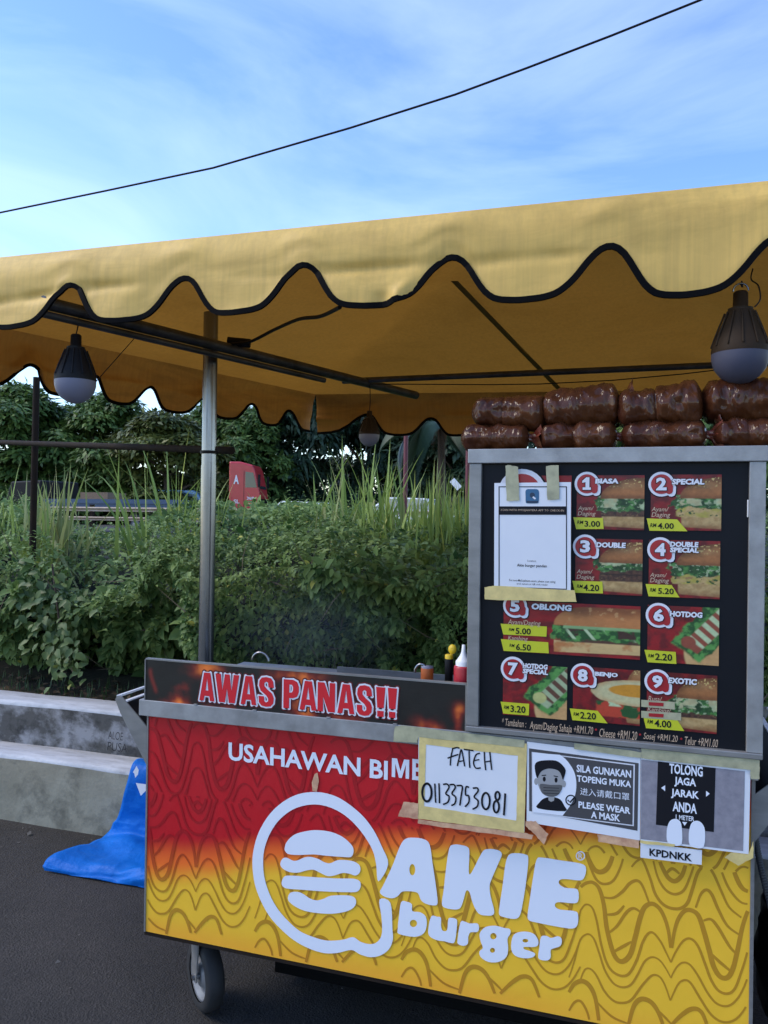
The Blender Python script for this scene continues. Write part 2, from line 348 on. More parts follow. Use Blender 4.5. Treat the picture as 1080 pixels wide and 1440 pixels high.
scr.build('scratched_writing', wall)
# ------------------------------------------------------------------ blue tarpaulin
M['tarp'] = mat('blue_tarpaulin', (.004, .15, .58), .5, c2=(.003, .11, .46), nscale=4, bump=.9, bscale=17, spec=.15)
Lf = [onZ(197, 1066, .335), onY(185, 1077, 1.10), onY(167, 1142, 1.09), onZ(146, 1172, .03), onZ(118, 1190, .04), onZ(65, 1211, .04), onZ(63, 1225, .004)]
Rg = [np.array(q) for q in ((.35, 1.29, .335), (.35, 1.10, .325), (.35, 1.07, .12), (.35, 1.0, .06), (.35, .92, .09), (.35, .80, .07), (.35, .76, .004))]
Ls = np.array(smooth(Lf, 10, False)); Rs = np.array(smooth(Rg, 10, False)); nr, ncol = len(Ls), 90
V = []
for i in range(nr):
    for j in range(ncol):
        s = j/(ncol-1); p = Ls[i]*(1-s)+Rs[i]*s; u = i/(nr-1)
        amp = .030*sst(0, .25, u)*(1-.6*sst(.9, 1, u)); wx = .35*(vnoise(s*4, u*4, 21)-.5); wr = sum(a_*(1-4*abs(((s*p_*fr_+u*q_*fr_+wx*fr_*.8+o_) % 1)-.5)) for a_, p_, q_, fr_, o_ in ((.5, .9, .5, 3.1, .2), (.42, -.7, .8, 2.7, .55), (.26, .3, 1.0, 5.3, .1), (.20, 1.0, -.35, 7.1, .7), (.12, .8, .8, 11, .4)))
        p = p+np.array([0, -amp*wr*.5, amp*max(wr, -.4)*.9 if u > .3 else 0]); p[2] = max(p[2], .006 if u > .93 else .012); V.append(p)
ii = np.arange(nr*ncol).reshape(nr, ncol)
tarp = np_mesh('tarpaulin', np.array(V), np.stack([ii[:-1, :-1], ii[1:, :-1], ii[1:, 1:], ii[:-1, 1:]], -1).reshape(-1, 4), M['tarp'], sm=True)
s_ = tarp.modifiers.new('thick', 'SOLIDIFY'); s_.thickness = .003; s_.offset = -1
tag(tarp, 'crumpled bright blue tarpaulin draped over the concrete wall onto the ground left of the cart', 'tarpaulin')
pt = MB()
pt.sheet([[XZ(x, y, 1.045) for x, y in ((191, 1101), (206, 1103), (205, 1112), (198, 1119))]], 1.045, M['white_plastic'])
pt.sheet([[XZ(x, y, 1.045) for x, y in ((192, 1077), (195, 1083), (194, 1089), (190, 1094), (189, 1088), (187, 1086))]], 1.045, M['white_plastic'])
pt.build('white_patch', tarp)
# ------------------------------------------------------------------ burger cart
W, ZB, ZL, ZT, ZK = 1.611, .288, .922, .968, 1.085
cart = empty('burger_cart', (.8, .3, 0)); tag(cart, 'red and yellow street burger cart with white burger emblem lettering and castor wheels', 'food cart')
def under(o, p):    # keep world position while parenting
    o.parent = p; o.matrix_parent_inverse = wmat(p).inverted(); return o
def wmat(p): return (wmat(p.parent) @ p.matrix_parent_inverse if p.parent else Matrix()) @ p.matrix_basis
RED, ORG, YEL, YE2 = (np.array(ph(*c)) for c in ((147, 8, 30), (196, 92, 42), (197, 160, 54), (196, 132, 52)))
def panel_col(x, z):
    zc = .485+.215*x+.02*(fbm(x*6, z*4, 8)-.5)*2; wd = .085-.03*sst(0, .6, x); t = (z-zc)/wd
    a = sst(-1.0, .1, t)[..., None]; b = sst(-.1, 1.0, t)[..., None]
    e = (sst(.36, .29, z)*.55*(1-sst(.9, 1.3, x)*.4))[..., None]
    c = (YEL*(1-e)+YE2*e)*(1-a)+ORG*a; c = c*(1-b)+RED*b
    return c*(1+.05*(fbm(x*30, z*30, 4)-.5))[..., None]
panel = color_grid('front_panel', 0, W, ZB, ZL, 0, 320, 130, lambda u, v: panel_col(u*W, ZB+v*(ZL-ZB)), M['print']); under(panel, cart)
Z3 = lambda x, y: XZ(800+x/3.857, 1180+y/3.857)
MOTIF = [
 (22, [(65,260),(90,240),(130,235),(165,270),(190,360),(205,480),(235,600),(265,655),(300,660),(335,620),(360,530),(385,430),(410,370),(450,350),(490,375),(520,430),(540,500),(552,590)]),
 (22, [(558,590),(572,500),(595,430),(630,388),(670,388),(705,420),(735,510),(760,600),(785,690),(820,745),(860,750),(890,700),(915,600),(940,480),(970,390),(985,372)]),
 (14, [(185,315),(240,318),(290,285),(330,240),(370,225),(400,255),(435,345)]), (14, [(205,410),(260,402),(300,360)]), (14, [(207,515),(260,472),(310,400),(350,375),(392,398)]), (14, [(240,612),(340,556)]),
 (14, [(688,372),(715,300),(745,275),(775,300),(810,380),(860,470),(930,522)]), (14, [(730,442),(770,435),(810,480),(870,580),(912,626)]), (14, [(765,615),(820,668),(885,722)]),
 (12, [(60,390),(90,355),(125,370),(150,440),(175,570),(205,670),(240,720),(290,742),(330,725),(370,650),(400,560),(430,512),(460,510),(500,560),(530,620),(553,668)]),
 (12, [(553,668),(580,610),(620,552),(660,540),(700,580),(740,680),(770,760),(810,820),(860,838),(900,810),(935,720),(960,640),(985,540)]),
 (10, [(0,750),(30,660),(60,550),(100,515),(135,540),(165,620),(195,710),(240,780),(290,803),(335,790),(370,740),(410,665),(450,640),(490,655),(525,700),(553,752)]),
 (10, [(553,752),(580,700),(615,670),(655,680),(700,740),(750,830),(800,890),(860,905),(910,870),(950,800),(985,700)]),
 (11, [(60,770),(85,710),(115,703),(150,740),(190,820),(240,875),(290,888),(340,870),(400,790),(450,740),(490,745),(520,790),(550,875)]),
 (11, [(550,875),(590,790),(625,765),(660,780),(710,860),(770,950),(830,990),(890,985),(940,940),(985,860)]),
 (22, [(95,60),(110,110),(140,165),(175,178),(210,155),(235,100),(248,40)]), (12, [(60,0),(90,80),(120,160),(150,220),(190,243),(240,225),(280,150),(310,40)]),
 (20, [(480,60),(490,110),(510,160),(540,210),(575,228),(610,200),(630,150),(645,90)]), (14, [(525,190),(560,160),(600,188)]),
 (12, [(450,80),(480,200),(520,270),(570,298),(620,280),(655,210),(685,120)]), (14, [(340,150),(370,118),(400,115),(440,210),(470,300),(520,360),(590,378),(640,350),(670,270),(700,180),(740,145),(780,180),(830,290),(870,370),(935,425)]),
 (11, [(790,60),(830,180),(870,270),(930,340),(985,352)]), (20, [(880,120),(905,200),(940,265),(985,288)]), (14, [(905,140),(950,170),(985,200)]),
 (22, [(0,830),(30,785),(75,770),(115,800),(145,870),(165,1010)]), (12, [(0,930),(30,885),(65,880),(100,940),(115,1010)]),
 (22, [(318,1030),(350,910),(390,868),(440,880),(480,930),(515,1020)]), (20, [(545,1020),(610,955),(670,920),(720,940),(760,1040)]), (11, [(140,870),(230,960),(320,1000)]), (11, [(480,925),(520,965),(553,1000)])]
RV, RF, RC, SEQ = [], [], [], []
def stroke_pattern(dx, dz, zmin, zmax, sx=1.0):
    for wz, pts in MOTIF:
        SEQ.append(0)
        Q = np.array(smooth([Z3(*p) for p in pts], 8, False)); Q[:, 0] = 1.233+(Q[:, 0]-1.233)*sx+dx; Q[:, 1] += dz
        T = np.gradient(Q, axis=0); T /= np.linalg.norm(T, axis=1, keepdims=True)+1e-9; N = np.stack([-T[:, 1], T[:, 0]], 1)*(wz/3.857/560)/2
        N *= (.65+.5*np.abs(np.sin(np.linspace(0, 3.1, len(Q)))))[:, None]
        ok = (Q[:, 0] > .004) & (Q[:, 0] < W-.004) & (Q[:, 1] > max(ZB+.004, zmin)) & (Q[:, 1] < min(ZL-.004, zmax))
        for i in range(len(Q)-1):
            if ok[i] and ok[i+1]:
                k = len(RV)
                for q in (Q[i]+N[i], Q[i]-N[i], Q[i+1]-N[i+1], Q[i+1]+N[i+1]): RV.append((q[0], -.0003-.0000045*len(SEQ), q[1]))
                RF.append((k, k+1, k+2, k+3))
for d, s in ((0, 1), (-.426, 1.12), (-.852, 1.12), (-1.278, 1.0), (-1.68, 1.06)):
    stroke_pattern(d, .0, 0, .70, s)
    stroke_pattern(d+.19, .285, .70, .94, s)
RV = np.array(RV); RC = panel_col(RV[:, 0], RV[:, 2]); _k = sst(.02, .12, RC[:, 1:2]); RC = RC*(np.array([.70, .6, .7])*(1-_k)+np.array([.55, .47, .50])*_k)
under(np_mesh('wave_pattern', RV, np.array(RF), M['print'], None, RC), panel)
Z1 = lambda p: XZ(340+p[0]/4.154, 1100+p[1]/4.154, -.002); Z2 = lambda p: XZ(520+p[0]/3.176, 1160+p[1]/3.176, -.002)
RING = [(855,480),(820,380),(770,280),(700,190),(600,110),(520,72),(430,57),(330,70),(240,115),(160,190),(100,290),(70,390),(62,480),(75,590),(110,690),(160,780),(220,850),(300,920),(390,970),(480,998),(560,997),(640,980),(690,1005),(750,1022),(810,1012),(860,975),(882,920),(880,860),(868,705),(805,685),(815,780),(820,860),(810,910),(780,940),(740,945),(690,930),(650,905),(590,920),(500,925),(420,905),(340,870),(270,810),(210,740),(165,660),(135,570),(125,490),(130,400),(160,310),(210,230),(280,170),(350,140),(430,130),(510,145),(590,185),(660,245),(720,320),(765,400),(785,480),(798,580)]
BUN = [[(250,385),(265,345),(310,305),(380,285),(440,280),(520,290),(590,320),(640,365),(653,400),(640,435),(600,437),(500,430),(420,422),(330,425),(275,420),(255,405)],
 [(225,480),(235,450),(260,440),(300,458),(330,455),(370,438),(410,437),(450,450),(490,470),(520,472),(560,455),(610,455),(660,465),(690,490),(690,525),(665,545),(630,535),(590,530),(540,545),(500,548),(460,530),(420,512),(380,515),(330,528),(280,525),(240,505)],
 [(245,555),(280,545),(400,553),(560,562),(650,563),(690,580),(693,615),(670,640),(600,642),(480,638),(350,628),(260,620),(233,595)],
 [(270,670),(285,645),(320,640),(355,650),(400,680),(440,690),(480,680),(520,663),(600,660),(650,668),(668,695),(655,730),(610,755),(530,768),(450,765),(370,752),(310,725),(275,695)]]
def ell(cx, cy, rx, ry, n=20): return [(cx+rx*math.cos(2*math.pi*k/n), cy+ry*math.sin(2*math.pi*k/n)) for k in range(n)]
BRAND = [[[(45,300),(60,270),(100,185),(135,95),(160,62),(200,57),(245,65),(268,90),(280,170),(295,270),(303,345),(290,360),(250,352),(228,335),(215,305),(185,297),(145,298),(125,318),(100,328),(65,320)], ell(190,200,13,25)],
 [[(355,105),(375,88),(410,90),(438,100),(445,125),(442,210),(455,212),(500,125),(525,108),(570,112),(590,130),(575,170),(545,240),(535,275),(540,320),(555,380),(550,402),(520,405),(485,395),(460,350),(445,300),(430,295),(420,330),(405,370),(380,378),(335,370),(322,350),(330,290),(340,200)]],
 [[(620,135),(650,126),(695,132),(708,150),(700,240),(685,340),(670,405),(645,420),(600,412),(578,400),(580,360),(595,260),(605,180)]],
 [[(745,155),(770,146),(850,158),(940,172),(965,190),(960,230),(940,248),(880,242),(850,245),(845,262),(870,280),(920,285),(932,300),(932,335),(915,350),(850,345),(830,350),(828,365),(850,378),(915,385),(930,400),(928,445),(905,463),(840,455),(740,435),(710,425),(705,400),(715,330),(730,230)]],
 [[(140,345),(165,343),(188,355),(190,385),(225,390),(250,410),(254,450),(240,485),(200,500),(130,487),(125,465),(130,410)], ell(195,440,16,16)],
 [[(275,408),(300,410),(318,415),(318,450),(325,472),(345,470),(350,425),(358,415),(385,420),(390,440),(380,520),(360,527),(335,520),(300,515),(265,495),(262,460)]],
 [[(405,435),(425,432),(445,440),(480,440),(488,460),(480,478),(450,480),(440,500),(438,530),(420,540),(395,532),(392,510)]],
 [[(500,470),(520,455),(560,450),(600,460),(625,465),(628,485),(615,510),(618,550),(610,590),(575,612),(530,612),(495,590),(490,565),(505,550),(495,520),(490,490)], ell(552,497,14,14), ell(548,560,11,11)],
 [[(635,510),(650,485),(690,476),(730,485),(750,510),(752,535),(735,545),(690,545),(690,555),(720,565),(738,575),(730,590),(695,596),(650,585),(632,555)], ell(695,517,13,8)],
 [[(765,500),(790,496),(810,505),(840,497),(857,510),(852,540),(820,552),(808,560),(808,590),(795,605),(765,603),(752,590),(757,550)]]]
M['logo_white'] = mat('white_logo_vinyl', (.76, .79, .88), .4)
mb = MB(); mb.sheet([smooth([Z1(p) for p in RING], 4)], -.002, M['logo_white']); under(mb.build('speech_ring'), panel)
mb = MB()
for b_ in BUN: mb.sheet([smooth([Z1(p) for p in b_], 4)], -.002, M['logo_white'])
under(mb.build('burger_emblem'), panel)
mb = MB()
for g in BRAND: mb.sheet([smooth([Z2(p) for p in c], 3) for c in g], -.002, M['logo_white'])
rc = [Z2(p) for p in ell(941, 138, 21, 21, 28)]; ri = [Z2(p) for p in ell(941, 138, 16, 16, 28)]
mb.sheet([rc, ri], -.0025, M['white_print']); ptext(mb, 'R', 520+932/3.176, 1160+126/3.176, 1160+150/3.176, 520+951/3.176, -.0025, M['white_print'], weight=.01)
under(mb.build('brand_lettering'), panel)
mb = MB(); ptext(mb, 'USAHAWAN BI', 321.5, 1043.5, 1069, 545.5, -.002, M['logo_white'], weight=.026, tilt=-.004); ptext(mb, 'B', 580, 1067, 1096.5, 597, -.002, M['logo_white'], weight=.026)
_a, _t = XZ(551.5, 1065.5); _b, _c = XZ(575.5, 1095); mb.sheet([[(_a+p*(_b-_a), _c+q*(XZ(551.5, 1065.5)[1]-XZ(551.5, 1092)[1])) for p, q in ((0, 0), (.2, 0), (.2, .72), (.42, 0), (.58, 0), (.8, .72), (.8, 0), (1, 0), (1, 1), (.7, 1), (.5, .36), (.3, 1), (0, 1))]], -.002, M['logo_white'])
under(mb.build('trader_lettering'), panel)
mb = MB(); mb.sheet([[XZ(x, y) for x, y in ((443, 1088), (447, 1086), (449, 1098), (446, 1113), (440, 1112), (439, 1100))]], -.003, M['tape_pink']); under(mb.build('torn_tape'), panel)
mb = MB(); mb.box(0, W, .004, .62, ZB, .93, M['black']); under(mb.build('cart_body'), cart)
mb = MB(); mb.box(.26, 1.36, .33, .60, .04, ZB-.013, M['shade_black']); under(mb.build('underside_shade_block'), cart)  # added box that keeps light off the ground beneath the cart
mb = MB(); mb.box(-.006, W+.006, .002, .625, ZB-.012, ZB-.002, M['darksteel']); mb.box(W, W+.008, -.004, .02, ZB, ZL, M['alu']); mb.box(-.005, 0, -.003, .02, ZB, ZL, M['alu']); under(mb.build('edge_trim'), cart)
mb = MB(); mb.box(-.02, W+.012, -.022, .62, ZL, ZT, M['alu_dirty'])
for px in (275, 358, 462, 556): xx = XZ(px, 1000, -.02)[0]; mb.box(xx-.006, xx+.006, -.024, -.012, ZT, ZT+.003, M['alu'])
under(mb.build('counter_edge', bevel=.003), cart)
bx1 = .944
def flame(u, v):
    x = u*bx1; f = fbm(x*16, v*2.2+x*3, 12)+.25*(fbm(x*45, v*5, 13)-.5)
    px = 204+u*452; env = np.zeros_like(u)
    for c, s, lo, hi in ((258, 24, -.2, .55), (300, 30, .7, 1.2), (330, 40, -.3, .15), (445, 28, -.2, 1.2), (500, 40, -.2, .35), (610, 20, -.3, .22), (648, 9, -.2, .6), (420, 30, .75, 1.2), (700, 20, .6, 1)):
        env = np.maximum(env, np.exp(-((px-c)/s)**2)*sst(lo-.2, lo+.15, v)*sst(hi+.15, hi-.2, v))
    sq = np.exp(-((px-(216+5*np.sin(v*5+1)))/3.2)**2)*sst(.12, .3, v)*sst(.85, .7, v)
    k = np.clip(sst(.40, .72, f*.75+env*.34)*env+sq*.7, 0, 1)[..., None]; hot = sst(.62, .95, f*.7+env*.4)[..., None]*k
    return np.array(ph(14, 14, 20))*(1-k)+k*(np.array(ph(105, 28, 26))*(1-hot)+hot*np.array(ph(196, 104, 50)))
ban = color_grid('warning_banner', 0, bx1, ZT, ZK, -.018, 420, 60, flame, M['print']); under(ban, cart)
mb = MB(); mb.box(0, bx1, -.0175, -.012, ZT+.001, ZK, M['black']); mb.box(-.001, bx1+.002, -.020, -.006, ZK, ZK+.004, M['alu']); mb.box(bx1, bx1+.003, -.021, -.008, ZT, ZK, M['alu']); mb.box(-.003, 0, -.021, -.008, ZT, ZK, M['alu']); under(mb.build('banner_frame'), cart)
BLOCK = {'A': [[(0,0),(.29,0),(.34,.17),(.66,.17),(.71,0),(1,0),(.71,1),(.29,1)], [(.41,.37),(.59,.37),(.5,.80)]],
 'W': [[(0,1),(.23,1),(.31,.44),(.40,1),(.60,1),(.69,.44),(.77,1),(1,1),(.83,0),(.58,0),(.5,.5),(.42,0),(.17,0)]],
 'S': [[(1,.66),(.64,.66),(.62,.82),(.5,.86),(.37,.80),(.38,.70),(.55,.60),(.88,.46),(1,.30),(.97,.12),(.80,.01),(.5,-.02),(.2,.01),(.03,.12),(0,.34),(.36,.34),(.38,.18),(.5,.13),(.63,.18),(.63,.28),(.5,.38),(.14,.53),(.02,.70),(.05,.88),(.2,.99),(.5,1.02),(.8,.99),(.95,.88)]],
 'P': [[(0,0),(.38,0),(.38,.36),(.62,.36),(.88,.42),(1,.58),(1,.78),(.88,.94),(.62,1),(0,1)], [(.38,.55),(.55,.56),(.62,.63),(.62,.75),(.55,.82),(.38,.83)]],
 'N': [[(0,0),(.32,0),(.32,.50),(.62,0),(1,0),(1,1),(.68,1),(.68,.50),(.38,1),(0,1)]], '!': [[(.15,.30),(.85,.30),(1,1),(0,1)], [(.15,0),(.85,0),(.85,.2),(.15,.2)]]}
mb = MB(); M['awas_red'] = mat('warning_red', ph(160, 22, 45), .4); M['banner_glow'] = mat('banner_dark_red_edge', ph(70, 10, 20), .4)
for i, (ch, a, b_) in enumerate(zip('AWASPANAS!!', (281, 303, 339, 364, 399, 422, 447, 475, 502, 529, 545.5), (301.5, 336, 360.5, 385, 420, 445, 471, 498.5, 523, 541.5, 558))):
    yt = 945+(a-281)*.0835; yb = 984.5+(a-281)*.092; kw = dict(weight=.012, res=2)
    x0_, z1_ = XZ(a, yt, -.02); _, z0_ = XZ(a, yb, -.02); x1_, _ = XZ(b_, yb, -.02); G = [[(x0_+p*(x1_-x0_), z0_+q*(z1_-z0_)) for p, q in c] for c in BLOCK[ch]]
    for c in G:
        for wd, y, m in ((.0165, -.0186, M['banner_glow']), (.0092, -.0195, M['white_print'])): cc = c+[c[0], c[1]]; ribbon(mb, np.array(cc), wd, y-(.0001 if y < -.019 else 0)-.00002*i, m)
        for q in c:
            for wd, y, m in ((.0165, -.0188, M['banner_glow']), (.0092, -.0198, M['white_print'])): mb.sheet([ell(q[0], q[1], wd/2, wd/2, 10)], y-.00002*i-.000004*c.index(q), m)
    mb.sheet(G, -.0206, M['awas_red'])
under(mb.build('warning_lettering'), ban)
# castors
M['rim_grey'] = mat('pressed_steel_rim', (.22, .22, .23), .45, .2, c2=(.2, .2, .21), nscale=30)
def castor(x, y, rz):
    c = empty('castor_wheel', (x, y, 0), rz); R_ = Matrix.Translation((0, 0, .105)) @ Matrix.Rotation(math.pi/2, 4, 'Y')
    MB().lathe([(.072, -.026), (.09, -.028), (.102, -.02), (.105, 0), (.102, .02), (.09, .028), (.072, .026)], M['rubber'], 32, R_).build('tyre', c)
    MB().lathe([(.0, -.020), (.03, -.020), (.034, -.012), (.058, -.008), (.064, -.020), (.073, -.022), (.073, .022), (.064, .020), (.058, .008), (.034, .012), (.03, .020), (0, .020)], M['rim_grey'], 28, R_).build('rim', c)
    f = MB()
    for s in (-1, 1):
        X = s*.034; f.prism([(-.016, .093), (.016, .093), (.03, .2), (.045, .262), (-.03, .262), (-.028, .19)], X-.002, X+.002, M['alu'])
    f.v = [(yy, xx, zz) for xx, yy, zz in f.v]
    f.box(-.036, .036, -.03, .045, .258, .264, M['alu']); f.tube([(-.042, 0, .105), (.042, 0, .105)], .009, M['galv']); f.tube([(0, 0, .262), (0, 0, .278)], .03, M['galv'], 12)
    f.build('fork', c); return c
cw = castor(.112, .15, .88); under(cw, cart)
for x, y in ((1.48, .14), (.125, .52), (1.48, .52)):
    c = cw.copy(); link(c); c.location = (x, y, 0)
    for ch in cw.children: k = ch.copy(); link(k); k.parent = c
# folded side shelves
for sgn, x0 in ((-1, -.006), (1, W+.008)):
    sh = MB(); X = lambda d: x0+sgn*d
    pts = [(0, .885), (.088, .966), (.104, .967), (.11, .955), (.092, .918), (0, .775)]
    for y in (-.002, .56): sh = MB(); sh.prism([(X(a), b) for a, b in pts], y, y+.004, M['alu']); under(sh.build('shelf_bracket'), cart)
    sh = MB(); sh.obox((X(.045), .28, .905), (.045*sgn, 0, .036), (0, .28, 0), (0, 0, .003), M['black']); sh.box(min(X(.1), X(.108)), max(X(.1), X(.108)), .002, .555, .962, .968, M['white_plastic']); sh.box(min(X(.07), X(.082)), max(X(.07), X(.082)), .002, .555, .951, .955, M['white_plastic'])
    under(sh.build('side_shelf'), cart)
# griddle behind the banner with its loop handles
gr = empty('griddle', (.5, .3, ZT)); tag(gr, 'steel hot plate with wire loop handles behind the black and red warning banner', 'griddle')
g = MB(); g.box(-.30, .30, -.22, .18, .002, .014, M['darksteel']); g.box(-.10, .32, .182, .19, .002, .036, M['alu']); g.build('plate', gr)
for px, wd in ((366, .026), (592, .018)):
    q = onY(px, 946 if px < 400 else 966, .1); h = MB(); n = 10
    h.tube([(q[0]-.5+wd*math.cos(math.pi*k/n), -.2, max(.1, ZK-.002-ZT)+.024*math.sin(math.pi*k/n)) for k in range(n+1)], .0035, M['galv']); h.build('handle', gr)
# ------------------------------------------------------------------ menu board
YM = -.02
menu = empty('menu_board', (1.29, 0, ZT+.002)); tag(menu, 'black menu board of nine burger pictures in an aluminium frame on the cart counter', 'menu board')
mx0, mx1, mz0, mz1 = .949, 1.630, .9725, 1.683
def mpart(o): return under(o, menu)
r = MB(); r.box(mx0-.004, mx1+.004, -.034, .01, mz1-.036, mz1, M['alu_dirty']); mpart(r.build('frame_rail', bevel=.002))
r = MB(); r.box(mx0, mx0+.031, -.031, .01, mz0+.014, mz1-.0365, M['alu']); mpart(r.build('frame_rail', bevel=.002))
r = MB(); r.box(mx1-.034, mx1, -.031, .01, mz0+.014, mz1-.0365, M['alu_dirty']); r.box(mx1-.037, mx1-.0345, -.026, -.012, 1.52, 1.56, M['white_plastic']); mpart(r.build('frame_rail', bevel=.002))
r = MB(); r.box(mx0, mx1, -.034, .01, mz0, mz0+.0135, M['alu']); mpart(r.build('frame_rail', bevel=.002))
r = MB(); r.box(mx0+.02, mx1-.02, -.018, .28, mz0+.012, mz1-.002, M['menu_black']); mpart(r.build('display_cabinet'))
# --- printed food pictures (ink colours of flat prints)
C_ = {k: np.array(ph(*v)) for k, v in dict(red=(118, 10, 26), red2=(84, 8, 22), bun=(122, 86, 62), bun2=(150, 104, 74), toast=(92, 56, 38), bread=(150, 130, 104), pale=(168, 152, 128), let=(24, 70, 40), let2=(70, 130, 78), mayo=(150, 178, 172), patty=(52, 34, 36), patty2=(78, 54, 52), seed=(198, 178, 140), egg=(160, 166, 156), yolk=(165, 122, 44), tom=(150, 54, 44), cheese=(150, 150, 84), tan=(160, 134, 110), sausage=(116, 62, 58)).items()}
def lay(c, mask, col): m = np.clip(mask, 0, 1)[..., None]; return c*(1-m)+col*m
def mixn(a, b, n): return a*(1-n[..., None])+b*n[..., None]
def ground_red(u, v, s): return mixn(C_['red'], C_['red2'], sst(.35, .7, fbm(u*9, v*9, s)))
def burger(u, v, s, cx=.98, rx=.62, top=.95, plan='let patty bread'):
    c = ground_red(u, v, s); n = lambda f, k: fbm(u*f, v*f*1.15, s+k, 5); e = .012; x0 = cx-rx
    edge = lambda x, wob=.03: sst(x-e, x+e, u+wob*(n(9, 3)-.5)*2)
    band = lambda lo, hi, wl, wh, k: sst(lo-.012, lo+.012, v+wl*(n(7, k)-.5))*sst(hi+.012, hi-.012, v+wh*(n(7, k+1)-.5))
    tone = lambda a, b, f, k: mixn(C_[a], C_[b], sst(.32, .68, n(f, k)))
    yb = .03+.05*(1-u); bm = sst(-.01, .02, v-yb)*sst(.28, .25, v+.03*(n(5, 1)-.5))*sst(x0+.02-e, x0+.02+e, u-.22*np.clip(.12-v, 0, 1))
    c = lay(c, bm, tone('bread', 'pale', 14, 2)); c = lay(c, bm*sst(.16, .04, v)*.55, C_['toast']*1.3); lo = .24
    if 'omelette' in plan:
        m = edge(x0-.05, .07)*band(lo, .47, .03, .09, 30); c = lay(c, m, tone('pale', 'cheese', 9, 6)); c = lay(c, m*sst(.6, .72, n(10, 32)), C_['tan']*.7); c = lay(c, m*sst(.62, .7, n(16, 33)), C_['let']); lo = .42
    if 'patty' in plan:
        m = edge(x0)*band(lo, lo+.15, .0, .03, 34); c = lay(c, m, tone('patty', 'patty2', 26, 8)); c = lay(c, m*sst(.66, .72, n(30, 35))*.5, C_['tan']*.6); lo += .11
    if 'double' in plan:
        c = lay(c, edge(x0+.01)*band(lo, lo+.03, .02, .02, 36), C_['patty']*.4); c = lay(c, edge(x0+.02)*band(lo+.02, lo+.15, .02, .03, 37), tone('patty2', 'patty', 26, 10)); lo += .12
    if 'let' in plan:
        m = edge(x0-.09, .13)*band(lo-.03, .62, .14, .10, 38); c = lay(c, m, tone('let', 'let2', 17, 13)); c = lay(c, m*sst(.56, .40, n(11, 40))*.75, C_['let']*.35); c = lay(c, m*sst(.60, .70, n(23, 41)), C_['mayo']*.8)
    if 'mayo' in plan:
        m = edge(x0+.02, .08)*band(lo+.04, .63, .14, .08, 42)*sst(.46, .54, n(6, 16)); c = lay(c, m, tone('mayo', 'egg', 12, 17))
    c = lay(c, edge(x0+.03)*band(.575, .615, .05, .03, 44)*.8, C_['toast']*.35)
    vv = (v-.58)/(top-.58); d = np.sqrt(((u-cx)/rx)**2+np.clip(vv, 0, 9)**2)
    dome = sst(1.02, .98, d)*sst(-.04, .0, vv+.05*(n(6, 18)-.5)); sh = np.clip(vv*.9+.45*(n(5, 19)-.5), 0, 1)
    c = lay(c, dome, mixn(C_['bun2'], C_['bun']*.85, sst(.15, .9, sh))); c = lay(c, dome*sst(.3, .0, vv)*.6, C_['toast']*.9); c = lay(c, dome*sst(.75, 1.0, d)*.45, C_['toast']*.7)
    hl = np.exp(-(((u-cx+.2)/.16)**2+((vv-.62)/.16)**2)); c = lay(c, dome*hl*.45, C_['tan'])
    c = lay(c, dome*sst(.74, .80, vnoise(u*46, v*40, s+20))*sst(.4, .75, vv), C_['seed'])
    return c*(.82+.36*n(24, 50))[..., None]*.8
def oblong(u, v, s):
    c = ground_red(u, v, s); n = lambda f, k: fbm(u*f*2.2, v*f, s+k); x0 = .38
    edge = lambda a, wob: sst(a-.006, a+.006, u+wob*(n(8, 3)-.5))
    c = lay(c, sst(.05, .07, v-.04*(u-.6))*sst(.30, .27, v+.05*(n(4, 1)-.5))*edge(x0+.005, .02), mixn(C_['pale'], C_['bun2'], sst(.55, .8, n(5, 2))))
    c = lay(c, edge(x0+.05, .03)*sst(.25, .27, v)*sst(.46, .44, v), mixn(C_['patty'], C_['patty2'], n(14, 5)))
    c = lay(c, edge(x0-.02, .08)*sst(.28, .34, v+.2*(n(8, 6)-.5))*sst(.58, .55, v+.08*(n(6, 7)-.5)), mixn(C_['let'], C_['let2'], sst(.4, .65, n(13, 8))))
    c = lay(c, edge(x0+.06, .05)*sst(.34, .37, v+.1*(n(5, 9)-.5))*sst(.56, .53, v+.05*(n(7, 10)-.5))*sst(.5, .58, n(5, 11)), C_['patty'])
    c = lay(c, sst(.13, .06, np.abs(((u*7+v*2.4) % 1)-.5))*sst(.3, .34, v)*sst(.54, .5, v)*sst(.45, .5, u)*sst(.4, .55, n(4, 12)), C_['mayo'])
    c = lay(c, edge(x0+.07, .03)*sst(.50, .53, v)*sst(.585, .57, v+.03*(n(5, 15)-.5)), C_['let2']*.6+C_['mayo']*.4)
    vv = (v-.58)/(.36); d = np.sqrt((np.clip(.62-u, 0, 1)/.24)**2+np.clip(vv, 0, 9)**2); dome = sst(1.03, .97, d)*sst(-.05, 0, vv)
    c = lay(c, dome, mixn(C_['bun2']*1.05, C_['toast']*1.3, sst(.35, .95, vv+.4*(n(5, 13)-.5)))); c = lay(c, dome*sst(.66, .78, n(12, 14))*.6, C_['tan']); return c
